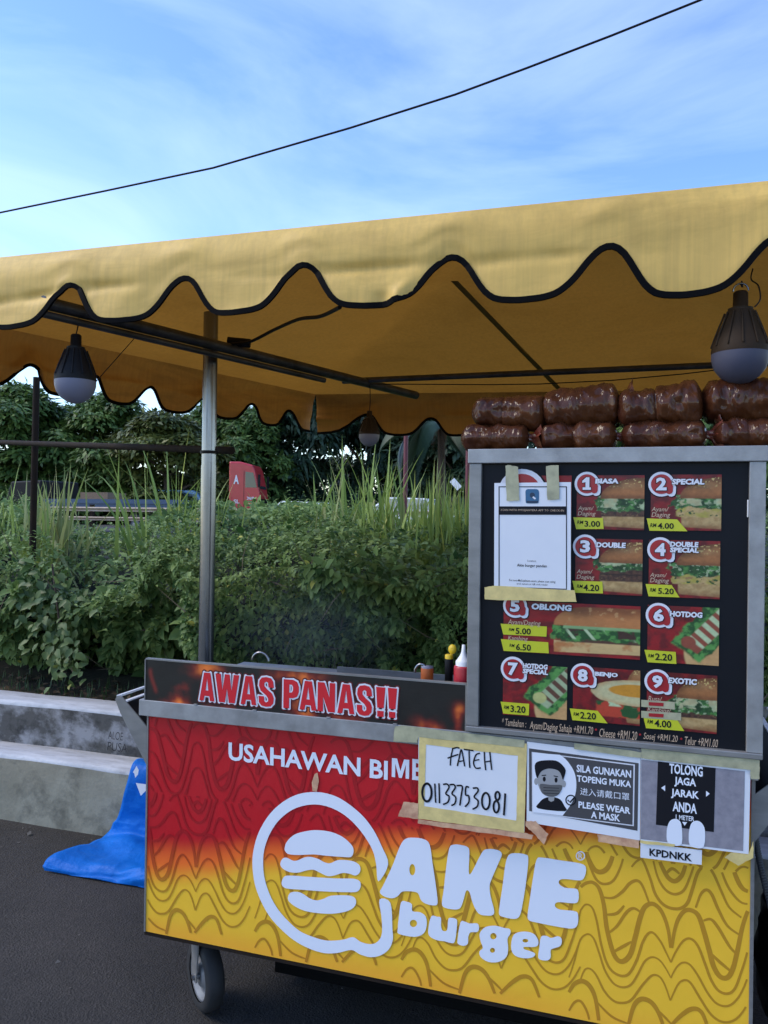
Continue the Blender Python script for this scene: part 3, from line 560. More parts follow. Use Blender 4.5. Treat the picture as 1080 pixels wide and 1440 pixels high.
def hotdog(u, v, s, special=False):
    c = ground_red(u, v, s); n = lambda f, k: fbm(u*f, v*f, s+k)
    a = (u-.72)*.62+(v-.45)*.78; b = (u-.72)*.78-(v-.45)*.62       # along / across
    c = lay(c, sst(-.02, .02, u-(.50 if special else .52)-.14*(v-.2)**2*6*(v < .9))*sst(.5, .44, v-.75*(u-.55)), mixn(C_['pale'], C_['tan'], sst(.5, .75, u+.2*(n(4, 1)-.5))))
    c = lay(c, sst(.30, .26, np.abs(b)+.1*(n(9, 2)-.5))*sst(-.33, -.28, a+.06*(n(7, 3)-.5)), mixn(C_['let'], C_['let2'], sst(.4, .65, n(13, 4))))
    c = lay(c, sst(.15, .12, np.abs(b-.02))*sst(-.24, -.2, a), C_['mayo']*.75 if special else C_['sausage'])
    st = sst(.32, .2, np.abs(((a*6.5+b*.8) % 1)-.5)); c = lay(c, sst(.15, .12, np.abs(b-.02))*sst(-.12, -.08, a)*st, C_['patty2'] if special else C_['mayo'])
    e = np.hypot(u-.58, (v-.38)); c = lay(c, sst(.12, .09, e), C_['cheese']*.6+C_['mayo']*.4 if special else C_['sausage']); return c
def benjo(u, v, s):
    c = burger(u, v, s, 1.2, .42, 1.15, 'let'); n = lambda f, k: fbm(u*f, v*f, s+k)
    c = lay(c, sst(.34, .38, u+.05*(n(6, 1)-.5))*sst(.10, .14, v)*sst(.42, .38, v), mixn(C_['tom'], C_['let'], sst(.48, .56, n(5, 2))))
    c = lay(c, sst(.42, .46, u)*sst(.30, .33, v)*sst(.42, .40, v)*sst(.5, .6, n(5, 8)), C_['mayo'])
    d = np.hypot((u-.92)/.64, (v-.58)/.24)+.12*(n(5, 3)-.5); c = lay(c, sst(1.02, .96, d), mixn(C_['egg'], C_['tan'], sst(.7, 1.0, d)*n(8, 5)))
    d2 = np.hypot((u-.95)/.42, (v-.62)/.12)+.1*(n(5, 6)-.5); c = lay(c, sst(1.02, .9, d2), C_['yolk']); return c
def logo_tile(u, v, s): return ground_red(u, v, s)
BADGE = [(math.cos(rad(a)), math.sin(rad(a))) for a in range(14, 300, 13)]+[(.52, -.88), (.62, -.98), (.80, -1.0), (1.0, -.92), (1.10, -.72), (1.12, -.2), (1.0, -.02)]
TITLES = dict(weight=.055, res=2, space=1.0, line=.85)
def badge(tile, n, cxp, cyp, rp):
    mb = MB(); cx, cz = XZ(cxp, cyp, YM); r_ = XZ(cxp+rp, cyp, YM)[0]-cx
    for k, y, m in ((1.10, -.0212, M['ink']), (1.03, -.0219, M['white_print']), (.82, -.0226, M['badge_red'])):
        mb.sheet([[(cx+a*r_*k+(0 if k > .9 else -.0), cz+b*r_*k) for a, b in BADGE]], y, m)
    if n == '1':
        ONE = [(0, .72), (.45, 1), (.82, 1), (.82, .2), (1, .2), (1, 0), (.05, 0), (.05, .2), (.38, .2), (.38, .62), (0, .55)]; G = [(cx+r_*(a*.72-.38), cz+r_*(b*1.07-.52)) for a, b in ONE]
        ribbon(mb, np.array(G+G[:2]), r_*.13, -.0238, M['ink']); mb.sheet([G], -.0244, M['white_print'])
    elif n:
        put_text(mb, n, cx-r_*(.30 if n == '1' else .42), cx+r_*(.30 if n == '1' else .42), cz-r_*.52, cz+r_*.55, -.0238, M['ink'], weight=.04, grow=.035, res=2)
        put_text(mb, n, cx-r_*(.30 if n == '1' else .42), cx+r_*(.30 if n == '1' else .42), cz-r_*.52, cz+r_*.55, -.0244, M['white_print'], weight=.045, res=2)
    under(mb.build('number_badge'), tile)
def title(tile, lines, x0, x1, yt, yb):
    mb = MB(); k = len(lines); h = (yb-yt)/k
    for i, s in enumerate(lines):
        xr = x1 if not isinstance(x1, tuple) else x1[i]
        for y, m, gz in ((-.0242, M['ink'], .05), (-.0248, M['white_print'], 0)):
            ptext(mb, s, x0, yt+i*h*1.02, yt+(i+1)*h*.96, xr, y, m, grow=gz, shear=.06, **TITLES)
    under(mb.build('dish_name'), tile)
def price(tile, s, pts, tx0, tx1, yt, yb, rm):
    mb = MB(); mb.sheet([[XZ(*p, YM) for p in pts]], -.0215, M['price_green'])
    ptext(mb, s, tx0, yt, yb, tx1, -.0222, M['ink'], weight=.022, res=2); ptext(mb, 'RM', rm[0], rm[2], rm[3], rm[1], -.0222, M['ink'], shear=.2, res=2, weight=.01)
    under(mb.build('price_tag'), tile)
M['menu_grey'] = mat('pale_menu_lettering', ph(150, 140, 150), .4)
def portion(tile, items):
    mb = MB()
    for s, x0, yt, yb, x1 in items: ptext(mb, s, x0, yt, yb, x1, -.0222, M['menu_grey'], shear=.2, res=2, weight=.004)
    under(mb.build('portion_text'), tile)
z_1 = lambda x, y: (660+x/5.4, 620+y/5.4); z_2 = lambda x, y: (840+x/4.5, 620+y/4.5); z_3 = lambda x, y: (660+x/5.4, 830+y/5.4); z_4 = lambda x, y: (840+x/4.5, 830+y/4.5)
def tile(name, lbl, xl, yt, yb, xr, fn, s, nx=128, nz=100):
    a, z1_ = XZ(xl, yt, YM); _, z0_ = XZ(xl, yb, YM); b, _ = XZ(xr, yb, YM)
    o = color_grid(name, a, b, z0_, z1_, YM, nx, nz, lambda u, v: fn(u, v, s)*(.70+.24*fbm(u*26, v*26, s+60))[..., None], M['print']); mpart(o); o['label'] = lbl; return o
def bt(n, sx, sy, z): x, y = z(sx, sy); return x, y
T = {}
T[0] = tile('menu_tile', 'red menu tile behind the white notice with the stall badge', 708.5, 669, 744, 803, logo_tile, 1)
T[1] = tile('menu_tile', 'tile one with a plain burger', 811.5, 668.5, 744, 905.6, lambda u, v, s: burger(u, v, s, plan='patty let mayo'), 11)
T[2] = tile('menu_tile', 'tile two with an omelette wrapped burger', 915.6, 667.5, 745, 1014, lambda u, v, s: burger(u, v, s, 1.0, .58, plan='omelette mayo let'), 12)
T[3] = tile('menu_tile', 'tile three with a two patty burger', 809.6, 757, 834, 903, lambda u, v, s: burger(u, v, s, plan='patty double let mayo'), 13)
T[4] = tile('menu_tile', 'tile four with a large lettuce omelette burger', 912.8, 759, 838.5, 1012, lambda u, v, s: burger(u, v, s, 1.02, .62, plan='omelette let'), 14)
T[5] = tile('menu_tile', 'wide tile five with a long oblong burger', 708.5, 844, 915.3, 900, oblong, 15, 230, 100)
T[6] = tile('menu_tile', 'tile six with a hot dog in lettuce', 911, 850.5, 930, 1010.7, lambda u, v, s: hotdog(u, v, s), 16)
T[7] = tile('menu_tile', 'tile seven with a sauced hot dog', 707.8, 932, 1004.5, 797, lambda u, v, s: hotdog(u, v, s, True), 17)
T[8] = tile('menu_tile', 'tile eight with a fried egg burger', 806.3, 936.5, 1012.5, 899.6, benjo, 18)
T[9] = tile('menu_tile', 'tile nine with a dark burger and white sauce', 910, 943.5, 1023.5, 1007.8, lambda u, v, s: burger(u, v, s, .98, .55, plan='patty let mayo'), 19)
badge(T[0], '', 734, 693, 33)
for n, (x, y), r_ in ((1, z_1(893, 326), 17), (2, z_2(405, 274), 18), (3, z_1(880, 802), 17), (4, z_2(398, 688), 18), (5, z_3(348, 118), 16.5), (6, z_4(388, 158), 18), (7, z_3(333, 597), 17), (8, z_3(862, 645), 17), (9, z_4(380, 578), 18)): badge(T[n], str(n), x, y, r_)
def tt(n, lines, z, x0, x1, y0, y1):
    a, c = z(x0, y0); b = tuple(z(q, y0)[0] for q in x1) if isinstance(x1, tuple) else z(x1, y0)[0]; title(T[n], lines, a, b, c, z(x0, y1)[1])
tt(1, ['BIASA'], z_2, -14, 134, 238, 272); tt(2, ['SPECIAL'], z_2, 472, 678, 240, 278); tt(3, ['DOUBLE'], z_2, -8, 180, 640, 676); tt(4, ['DOUBLE', 'SPECIAL'], z_2, 460, (640, 642), 636, 708)
tt(5, ['OBLONG'], z_3, 472, 776, 98, 148); tt(6, ['HOTDOG'], z_4, 458, 665, 130, 168); tt(7, ['HOTDOG', 'SPECIAL'], z_3, 405, (594, 598), 552, 634); tt(8, ['BENJO'], z_4, -16, 130, 514, 550); tt(9, ['EXOTIC'], z_4, 448, 630, 550, 590)
def pp(n, z, s, quad, t, rm):
    price(T[n], s, [z(*q) for q in quad], z(t[0], 0)[0], z(t[1], 0)[0], z(0, t[2])[1], z(0, t[3])[1], (z(rm[0], 0)[0], z(rm[1], 0)[0], z(0, rm[2])[1], z(0, rm[3])[1]))
pp(1, z_1, '3.00', [(790, 580), (1015, 585), (1020, 668), (812, 670)], (875, 993, 606, 652), (818, 866, 604, 630))
pp(2, z_2, '4.00', [(312, 490), (505, 497), (570, 572), (330, 568)], (382, 484, 518, 556), (334, 374, 521, 545))
pp(3, z_1, '4.20', [(782, 1062), (1010, 1068), (1015, 1158), (803, 1152)], (866, 986, 1088, 1138), (816, 862, 1090, 1116))
pp(4, z_2, '5.20', [(305, 905), (470, 912), (520, 990), (324, 983)], (384, 484, 930, 968), (333, 370, 930, 954))
pp(5, z_3, '5.00', [(238, 253), (590, 275), (586, 352), (258, 335)], (352, 467, 284, 332), (300, 342, 286, 308))
pp(5, z_3, '6.50', [(240, 370), (600, 395), (604, 478), (262, 460)], (354, 468, 405, 455), (304, 344, 406, 430))
pp(6, z_4, '2.20', [(298, 376), (496, 390), (500, 466), (318, 455)], (366, 474, 398, 442), (322, 358, 402, 424))
pp(7, z_3, '3.20', [(238, 845), (455, 862), (452, 950), (258, 935)], (312, 427, 872, 925), (262, 302, 874, 900))
pp(8, z_3, '2.20', [(763, 896), (975, 915), (1050, 1010), (783, 985)], (842, 962, 922, 975), (790, 832, 926, 952))
pp(9, z_4, '4.00', [(290, 795), (500, 810), (550, 890), (308, 872)], (362, 468, 818, 864), (316, 352, 818, 842))
def po(n, z, items): portion(T[n], [(s, *z(x0, 0)[:1], z(0, y0)[1], z(0, y1)[1], z(x1, 0)[0]) for s, x0, x1, y0, y1 in items])
po(1, z_1, [('Ayam/', 826, 945, 495, 535), ('Daging', 823, 960, 535, 576)]); po(2, z_2, [('Ayam/', 343, 452, 418, 454), ('Daging', 343, 462, 452, 490)])
po(3, z_1, [('Ayam/', 816, 936, 974, 1014), ('Daging', 814, 950, 1016, 1056)]); po(4, z_2, [('Ayam/', 333, 440, 834, 868), ('Daging', 333, 454, 866, 904)])
po(5, z_3, [('Ayam/Daging', 293, 542, 220, 268), ('Kambing', 294, 444, 345, 386)]); po(9, z_4, [('Rusa/', 322, 410, 668, 700), ('Kambing/', 318, 468, 738, 772)])
for y0, x1 in ((692, 490), (762, 530)):
    s = MB(); s.sheet([[XZ(*z_4(*q), YM) for q in ((278, y0), (x1, y0+14), (x1, y0+62), (278, y0+44))]], -.0218, M['tape_grey'])
    s.sheet([[XZ(*z_4(*q), YM) for q in ((325, y0+14), (420, y0+20), (418, y0+42), (325, y0+36))]], -.0224, M['sausage'] if 'sausage' in M else M['badge_red']); under(s.build('price_cover_tape'), T[9])
mb = MB()
for s, x0, x1, yt, yb in (('* Tambahan :', 706, 740, 1009.5, 1020), ('Ayam/Daging Sahaja +RM1.70', 745, 834, 1014, 1028), ('Cheese +RM1.20', 843, 896, 1024, 1036), ('Sosej +RM1.20', 905, 953, 1030, 1042), ('Telur +RM1.00', 963, 1009.5, 1035.5, 1047)):
    ptext(mb, s, x0, yt, yb, x1, -.0195, M['menu_grey'], shear=.2, res=2)
for x, y in ((838, 1026), (900, 1033), (958, 1039)): mb.sheet([[XZ(a, b, YM) for a, b in ell(x, y, 1.6, 1.6, 8)]], -.0195, M['badge_red'])
mpart(mb.build('extras_line'))
# ------------------------------------------------------------------ taped notices
def quad(mb, pts, y, m, z=None): return mb.sheet([[XZ(*(z(*p) if z else p), y) for p in pts]], y, m)
def rag(pts, n=5, amp=.6, seed=0):      # torn, slightly ragged outline in photograph pixels
    rr = random.Random(seed); out = []
    for i, a in enumerate(pts):
        b = pts[(i+1) % len(pts)]
        for k in range(n): t = k/n; out.append((a[0]+(b[0]-a[0])*t+rr.uniform(-amp, amp), a[1]+(b[1]-a[1])*t+rr.uniform(-amp, amp)))
    return out
def strips(parent, name, items, z=None):
    for i, (pts, y, m) in enumerate(items):
        mb = MB(); quad(mb, rag([z(*p) if z else p for p in pts], 6, .5, i+7), y, m); under(mb.build(name), parent)
# check-in notice
q = onY(748, 838, -.036); no = empty('check_in_notice', Vector(q)); tag(no, 'white check in notice with blue icon taped over the top left of the menu board', 'notice')
mb = MB(); quad(mb, [(190, 320), (772, 313), (770, 1175), (188, 1150)], -.036, M['paper'], z_1); under(mb.build('sheet'), no)
mb = MB(); out = [z_1(*p) for p in ((222, 345), (741, 345), (741, 1130), (222, 1112))]; inn = [z_1(*p) for p in ((229, 352), (734, 352), (734, 1123), (229, 1106))]
mb.sheet([[XZ(*p, -.0365) for p in out], [XZ(*p, -.0365) for p in inn]], -.0365, M['ink']); quad(mb, [(225, 497), (738, 497), (738, 561), (225, 561)], -.0367, M['ink'], z_1); under(mb.build('printed_frame'), no)
mb = MB(); M['icon'] = mat('icon_blue', ph(30, 78, 140), .4); M['icon_d'] = mat('icon_dark_blue', ph(12, 36, 78), .4)
quad(mb, smooth([(430, 372), (478, 366), (524, 372), (529, 420), (526, 462), (515, 474), (440, 474), (428, 462), (427, 420)], 3), -.0366, M['icon'], z_1); quad(mb, [(432, 455), (524, 455), (515, 472), (440, 472)], -.0369, M['icon_d'], z_1)
quad(mb, ell(478, 412, 20, 20, 14), -.0369, M['icon_d'], z_1); quad(mb, [(486, 420), (506, 436), (498, 446), (478, 430)], -.0372, M['white_print'], z_1); under(mb.build('blue_icon'), no)
mb = MB()
def zt(mb, s, x0, x1, y0, y1, y, m, z, **k): a, c = z(x0, y0); ptext(mb, s, a, c, z(x0, y1)[1], z(x1, y0)[0], y, m, **k)
zt(mb, 'SCAN WITH MYSEJAHTERA APP TO CHECK-IN', 238, 718, 516, 536, -.0372, M['menu_grey'], z_1, res=1); zt(mb, 'Location', 442, 506, 902, 917, -.0366, M['ink'], z_1, res=1)
zt(mb, 'Akie burger pandan', 362, 588, 932, 960, -.0366, M['ink'], z_1, res=2, weight=.012); zt(mb, 'For non-MySejahtera users, please scan using', 303, 653, 1048, 1070, -.0366, M['ink'], z_1, res=1, weight=.006); zt(mb, 'your camera or QR code reader', 360, 595, 1076, 1094, -.0366, M['ink'], z_1, res=1, weight=.006)
under(mb.build('notice_text'), no)
strips(no, 'tape', [([(275, 190), (300, 182), (372, 200), (380, 452), (282, 455)], -.0385, M['tape_grey']), ([(583, 190), (680, 183), (685, 440), (592, 450)], -.0385, M['tape_grey']), ([(115, 1112), (190, 1100), (800, 1135), (815, 1225), (118, 1205)], -.039, M['tape'])], z_1)
# phone number notice
z7 = lambda x, y: (560+x/4.154, 1020+y/4.154); z8 = lambda x, y: (800+x/3.857, 1040+y/3.857)
q = onY(664, 1170, -.03); no = empty('phone_number_notice', Vector(q)); tag(no, 'white paper with handwritten phone number framed in masking tape on the red panel', 'notice')
mb = MB(); quad(mb, [(118, 62), (745, 110), (738, 622), (118, 540)], -.028, M['paper'], z7); under(mb.build('sheet'), no)
mb = MB(); quad(mb, rag([z7(*p) for p in ((125, 55), (752, 110), (736, 630), (115, 545))], 12, .35, 3), -.0284, M['tape']); 
tp = MB(); of = [XZ(*p, -.0286) for p in rag([z7(*p) for p in ((123, 55), (752, 108), (736, 628), (115, 545))], 12, .35, 3)]; nf = [XZ(*p, -.0286) for p in rag([z7(*p) for p in ((163, 113), (698, 178), (690, 556), (152, 472))], 12, .35, 4)]
tp.sheet([of, nf], -.0286, M['tape']); under(tp.build('tape'), no)
strips(no, 'tape', [([(-18, 8), (30, 0), (740, 88), (735, 130), (118, 68), (110, 102), (-30, 92)], -.0292, M['tape_grey']), ([(0, 530), (32, 446), (118, 455), (115, 548)], -.0292, M['tape_pink']), ([(115, 548), (736, 628), (790, 640), (780, 668), (400, 615), (115, 575)], -.0279, M['tape_pink']), ([(742, 560), (800, 560), (876, 634), (852, 698), (800, 640), (745, 590)], -.0294, M['tape_pink'])], z7)
mb = MB()
PEN = [(8, [(318,138),(308,185),(304,235)]), (8, [(314,138),(340,130),(358,133)]), (8, [(288,192),(320,180),(352,170)]), (8, [(345,238),(356,190),(368,142),(380,190),(388,240)]), (7, [(350,212),(386,206)]), (8, [(383,140),(440,148)]), (8, [(414,150),(415,200),(418,248)]), (8, [(478,163),(455,172),(442,205),(442,230),(455,250),(482,248)]), (7, [(442,206),(474,200)]), (8, [(503,155),(505,205),(511,262)]), (8, [(535,155),(540,205),(546,260)]), (7, [(505,214),(541,208)]),
 (13, ell(168,392,27,52)+[(195,392)]), (9, [(214,340),(216,400),(219,452)]), (9, [(238,338),(240,400),(241,455)]), (9, [(262,345),(285,343),(297,362),(278,398),(297,415),(290,448),(262,462)]), (9, [(300,347),(325,346),(333,365),(314,398),(336,420),(331,456),(310,468)]), (9, [(340,352),(374,356),(368,410),(360,468)]), (9, [(414,362),(396,360),(394,405),(412,412),(412,450),(390,475)]), (9, [(436,367),(462,366),(466,385),(444,417),(466,440),(462,473),(434,490)]), (11, ell(512,442,23,48)+[(535,442)]), (11, ell(580,412,13,24)+[(593,412)]), (11, ell(573,475,16,34)+[(589,475)]), (11, [(625,397),(622,460),(617,525)])]
for i, (wd, pts) in enumerate(PEN):
    ribbon(mb, [XZ(*z7(*p), -.0288) for p in smooth(pts, 5, False)], wd/4.154/520, -.0288-.00003*i, M['ink'])
under(mb.build('handwriting'), no)
# mask notice
q = onY(820, 1165, -.03); no = empty('mask_notice', Vector(q)); tag(no, 'grey and white wear a mask notice with a cartoon face in a mask', 'notice')
mb = MB(); quad(mb, [z7(752, 95), z8(388, 88), z8(385, 547), z7(750, 566)], -.027, M['paper']); under(mb.build('sheet'), no)
mb = MB(); quad(mb, [z7(764, 134), z8(378, 128), z8(372, 495), z7(765, 500)], -.0275, M['grey_print']); quad(mb, [z7(780, 155), z8(358, 135), z8(352, 470), z7(782, 512)], -.0278, M['white_print'])
quad(mb, [z7(786, 160), z8(350, 141), z8(345, 463), z7(788, 507)], -.0281, M['grey_print']); 
quad(mb, [z7(786, 160)]+[z7(*p) for p in smooth([(945, 172), (985, 205), (1025, 265), (1040, 330), (1035, 400), (1010, 460), (960, 528)], 4, False)]+[z7(788, 507)], -.0284, M['logo_white']); under(mb.build('printed_frame'), no)
mb = MB(); M['skin'] = mat('printed_face_grey', ph(120, 130, 165), .5); M['mask'] = mat('printed_mask_grey', ph(70, 76, 98), .5)
quad(mb, smooth([(815, 485), (825, 450), (855, 425), (900, 418), (945, 432), (970, 470), (975, 502)], 3), -.0287, M['ink'], z7); quad(mb, [(875, 400), (915, 404), (910, 440), (893, 447), (878, 438)], -.0288, M['skin'], z7)
for p in (ell(806, 328, 12, 20, 14), ell(968, 342, 12, 20, 14)): quad(mb, p, -.0288, M['skin'], z7)
quad(mb, smooth([(815, 280), (840, 245), (890, 240), (945, 255), (965, 300), (962, 350), (940, 400), (890, 418), (845, 400), (818, 350)], 3), -.029, M['skin'], z7)
quad(mb, smooth([(798, 232), (815, 212), (860, 204), (920, 206), (955, 228), (978, 262), (970, 300), (962, 318), (950, 285), (930, 262), (880, 252), (840, 266), (822, 290), (812, 310), (800, 270)], 3), -.0293, M['ink'], z7)
quad(mb, smooth([(830, 342), (890, 348), (955, 350), (950, 385), (925, 412), (885, 416), (845, 400), (832, 375)], 3), -.0293, M['mask'], z7)
for p in (ell(853, 314, 9, 15, 12), ell(922, 320, 9, 15, 12)): quad(mb, p, -.0292, M['ink'], z7)
for p in (((838, 290), (864, 288), (864, 294), (838, 296)), ((908, 292), (934, 298), (934, 303), (908, 298))): quad(mb, p, -.0292, M['ink'], z7)
for yy in (362, 378, 394): quad(mb, [(848, yy), (940, yy+4), (940, yy+7), (848, yy+3)], -.0296, M['ink'], z7)
mb.sheet([[XZ(*z7(*p), -.029) for p in ell(1008, 437, 32, 32, 24)], [XZ(*z7(*p), -.029) for p in ell(1008, 437, 25, 25, 24)]], -.029, M['ink']); ribbon(mb, [XZ(*z7(*p), -.0292) for p in ((990, 436), (1004, 450), (1032, 418))], .0036, -.0292, M['ink'])
under(mb.build('cartoon_face'), no)
mb = MB()
for s, x0, x1, y0, y1, k in (('SILA GUNAKAN', 42, 338, 135, 176, 0), ('TOPENG MUKA', 44, 338, 192, 228, 0), ('进入请戴口罩', 62, 328, 260, 300, 1), ('PLEASE WEAR', 52, 334, 334, 370, 0), ('A MASK', 120, 278, 388, 426, 0)):
    zt(mb, s, x0, x1, y0, y1, -.0288, M['logo_white'], z8, weight=.0 if k else .03, res=2, tilt=.0)
under(mb.build('notice_text'), no)
strips(no, 'tape', [([(30, 20), (392, 68), (390, 100), (28, 52)], -.0302, M['tape_grey']), ([(155, 512), (382, 545), (380, 590), (160, 555)], -.0266, M['tape_pink'])], z8)
# distance notice
q = onY(978, 1200, -.03); no = empty('distance_notice', Vector(q)); tag(no, 'keep your distance notice showing two white shoe soles at the right end of the panel', 'notice')
mb = MB(); quad(mb, [(390, 95), (985, 160), (975, 622), (388, 548)], -.0272, M['paper'], z8); under(mb.build('sheet'), no)
M['pavement_print'] = mat('printed_grey_pavement', ph(112, 118, 158), .5, c2=ph(96, 102, 140), nscale=60)
mb = MB(); quad(mb, [(392, 108), (955, 172), (945, 605), (390, 540)], -.0276, M['pavement_print'], z8); quad(mb, [(483, 118), (796, 155), (786, 502), (472, 462)], -.0279, M['ink'], z8)
for p in (smooth([(535, 470), (550, 440), (575, 430), (600, 440), (612, 475), (612, 565), (572, 575), (535, 555), (530, 510)], 3), smooth([(655, 480), (668, 450), (695, 440), (722, 455), (738, 495), (732, 580), (690, 588), (655, 570), (650, 520)], 3)): quad(mb, p, -.0283, M['logo_white'], z8)
for p in (((500, 262), (522, 248), (522, 280)), ((764, 294), (744, 278), (744, 310)), ((614, 446), (642, 448), (628, 468))): quad(mb, p, -.0283, M['logo_white'], z8)
under(mb.build('printed_picture'), no)
mb = MB()
for s, x0, x1, y0, y1 in (('TOLONG', 545, 726, 128, 184), ('JAGA', 572, 690, 200, 255), ('JARAK', 554, 706, 265, 318), ('ANDA', 563, 694, 334, 388), ('1 METER', 580, 680, 406, 432)): zt(mb, s, x0, x1, y0, y1, -.0283, M['logo_white'], z8, weight=.03 if y1-y0 > 30 else .015, res=2)
under(mb.build('notice_text'), no)
strips(no, 'tape', [([(395, 40), (640, 62), (1036, 96), (1034, 215), (985, 212), (984, 165), (480, 110), (478, 112), (392, 100)], -.0305, M['tape_grey']), ([(845, 640), (880, 612), (975, 622), (1000, 550), (1002, 640), (920, 684)], -.029, M['tape']), ([(386, 545), (575, 568), (572, 582), (386, 562)], -.029, M['tape'])], z8)
# agency label
lb = MB(); quad(lb, [(388, 560), (722, 600), (720, 680), (388, 640)], -.0255, M['paper'], z8); zt(lb, 'KPDNKK', 437, 668, 590, 630, -.0262, M['ink'], z8, weight=.03, res=2, tilt=-.0)
tag(lb.build('agency_label'), 'small white KPDNKK label stuck below the keep your distance notice', 'label')
# ------------------------------------------------------------------ canopy tent
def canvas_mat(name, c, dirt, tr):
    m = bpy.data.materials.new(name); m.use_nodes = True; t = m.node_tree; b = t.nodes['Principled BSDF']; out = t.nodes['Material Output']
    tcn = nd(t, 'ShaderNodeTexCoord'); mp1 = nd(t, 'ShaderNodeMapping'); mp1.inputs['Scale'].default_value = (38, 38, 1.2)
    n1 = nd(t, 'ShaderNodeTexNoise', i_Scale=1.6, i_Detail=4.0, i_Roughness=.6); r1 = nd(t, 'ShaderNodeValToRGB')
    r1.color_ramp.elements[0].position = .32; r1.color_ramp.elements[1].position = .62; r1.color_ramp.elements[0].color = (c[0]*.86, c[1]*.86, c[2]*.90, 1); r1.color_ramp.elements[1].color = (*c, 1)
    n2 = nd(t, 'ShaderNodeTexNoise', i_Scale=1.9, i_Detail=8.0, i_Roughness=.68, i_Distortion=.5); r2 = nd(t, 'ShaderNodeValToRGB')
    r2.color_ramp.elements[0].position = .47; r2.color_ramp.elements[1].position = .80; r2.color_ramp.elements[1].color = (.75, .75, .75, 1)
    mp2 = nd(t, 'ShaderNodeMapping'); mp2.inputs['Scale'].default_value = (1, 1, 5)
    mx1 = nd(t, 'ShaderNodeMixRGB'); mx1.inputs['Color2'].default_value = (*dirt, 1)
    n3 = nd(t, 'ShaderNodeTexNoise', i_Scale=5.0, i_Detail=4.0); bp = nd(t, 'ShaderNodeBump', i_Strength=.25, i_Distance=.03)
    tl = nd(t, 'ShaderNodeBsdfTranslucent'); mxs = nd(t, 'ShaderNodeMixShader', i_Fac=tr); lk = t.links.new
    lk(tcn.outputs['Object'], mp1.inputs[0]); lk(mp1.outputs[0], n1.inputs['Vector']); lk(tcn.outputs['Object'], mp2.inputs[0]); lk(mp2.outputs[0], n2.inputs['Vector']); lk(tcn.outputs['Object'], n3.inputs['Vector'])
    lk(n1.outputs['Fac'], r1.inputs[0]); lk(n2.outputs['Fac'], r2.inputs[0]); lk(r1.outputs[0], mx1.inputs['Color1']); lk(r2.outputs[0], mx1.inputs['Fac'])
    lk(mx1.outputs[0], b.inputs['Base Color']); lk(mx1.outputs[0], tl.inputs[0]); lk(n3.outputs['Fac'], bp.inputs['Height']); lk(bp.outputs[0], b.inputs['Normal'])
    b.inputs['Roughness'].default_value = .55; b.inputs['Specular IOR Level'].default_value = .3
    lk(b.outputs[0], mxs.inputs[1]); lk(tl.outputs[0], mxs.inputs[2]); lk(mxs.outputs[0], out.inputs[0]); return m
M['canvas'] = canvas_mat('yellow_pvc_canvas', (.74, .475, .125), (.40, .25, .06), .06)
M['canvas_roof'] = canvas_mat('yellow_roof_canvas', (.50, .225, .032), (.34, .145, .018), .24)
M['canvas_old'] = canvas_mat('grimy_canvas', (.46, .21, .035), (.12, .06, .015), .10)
M['trim'] = mat('navy_black_edging', (.004, .004, .005), .8, spec=.06)
tent = empty('canopy_tent', (-.25, .75, 0)); tag(tent, 'yellow canvas canopy tent with black edged scalloped valance over the burger cart', 'canopy tent')
EFL, EBL, EBR, EFR = (np.array(q) for q in ((-1.56, 0, 2.318), (-.70, 2.86, 2.31), (2.45, 2.95, 2.25), (2.9, 0, 2.285)))
KK = np.array((-.62, 1.1, 2.50)); PK = np.array((.85, 1.45, 2.78))
def subtri(a, b, c, n=14, sag=.03):
    V = []; idx = {}; F = []
    for i in range(n+1):
        for j in range(n+1-i):
            k = n-i-j; p = (a*i+b*j+c*k)/n; q = 27*(i/n)*(j/n)*(k/n); p = p-np.array([0, 0, sag*q+.012*(vnoise(p[0]*3, p[1]*3, 9)-.5)*min(1, q*4)]); idx[i, j] = len(V); V.append(p)
    for i in range(n):
        for j in range(n-i):
            F.append((idx[i, j], idx[i+1, j], idx[i, j+1]))
            if j < n-i-1: F.append((idx[i+1, j], idx[i+1, j+1], idx[i, j+1]))
    return V, F
rf = MB()
for a, b, c in ((EFL, KK, EBL), (EBL, KK, PK), (EBL, PK, EBR), (EFL, PK, KK), (EFL, EFR, PK), (EFR, EBR, PK)):
    v, f = subtri(a, b, c); rf.add(v, f, M['canvas_roof'], True)
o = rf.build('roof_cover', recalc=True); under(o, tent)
# sewn seam strip on the back slope
nrm = np.cross(PK-EBL, EBR-EBL); nrm /= np.linalg.norm(nrm)
def onRoof(x, y): d = ray(x, y); t = np.dot(EBL-CAM, nrm)/np.dot(d, nrm); return CAM+d*t
s0, s1 = onRoof(794, 548), onRoof(676, 425); s2 = s1+(s1-s0)*.25
dn = np.array([0, 0, -.030]); M['seam'] = mat('seam_tape_canvas', (.20, .12, .03), .6); sm_ = MB(); sm_.obox((s0+s2)/2+dn, (s2-s0)/2, np.array([.016, .004, 0]), np.array([0, 0, .001]), M['seam']); under(sm_.build('roof_seam'), tent)
def scallop(u):       # drop below the peak, fraction of full depth
    xs_ = [0, .05, .10, .17, .24, .31, .45, .60, .70, .80, .88, .95, 1.0]; zs_ = [0, .04, .20, .62, .90, 1.0, 1.03, .99, .90, .62, .26, .05, 0]
    return np.interp(u, np.linspace(0, 1, 200), np.interp(np.linspace(0, 1, 200), xs_, zs_))
def top0(a, b, s): return a[0]*(1-s)+b[0]*s
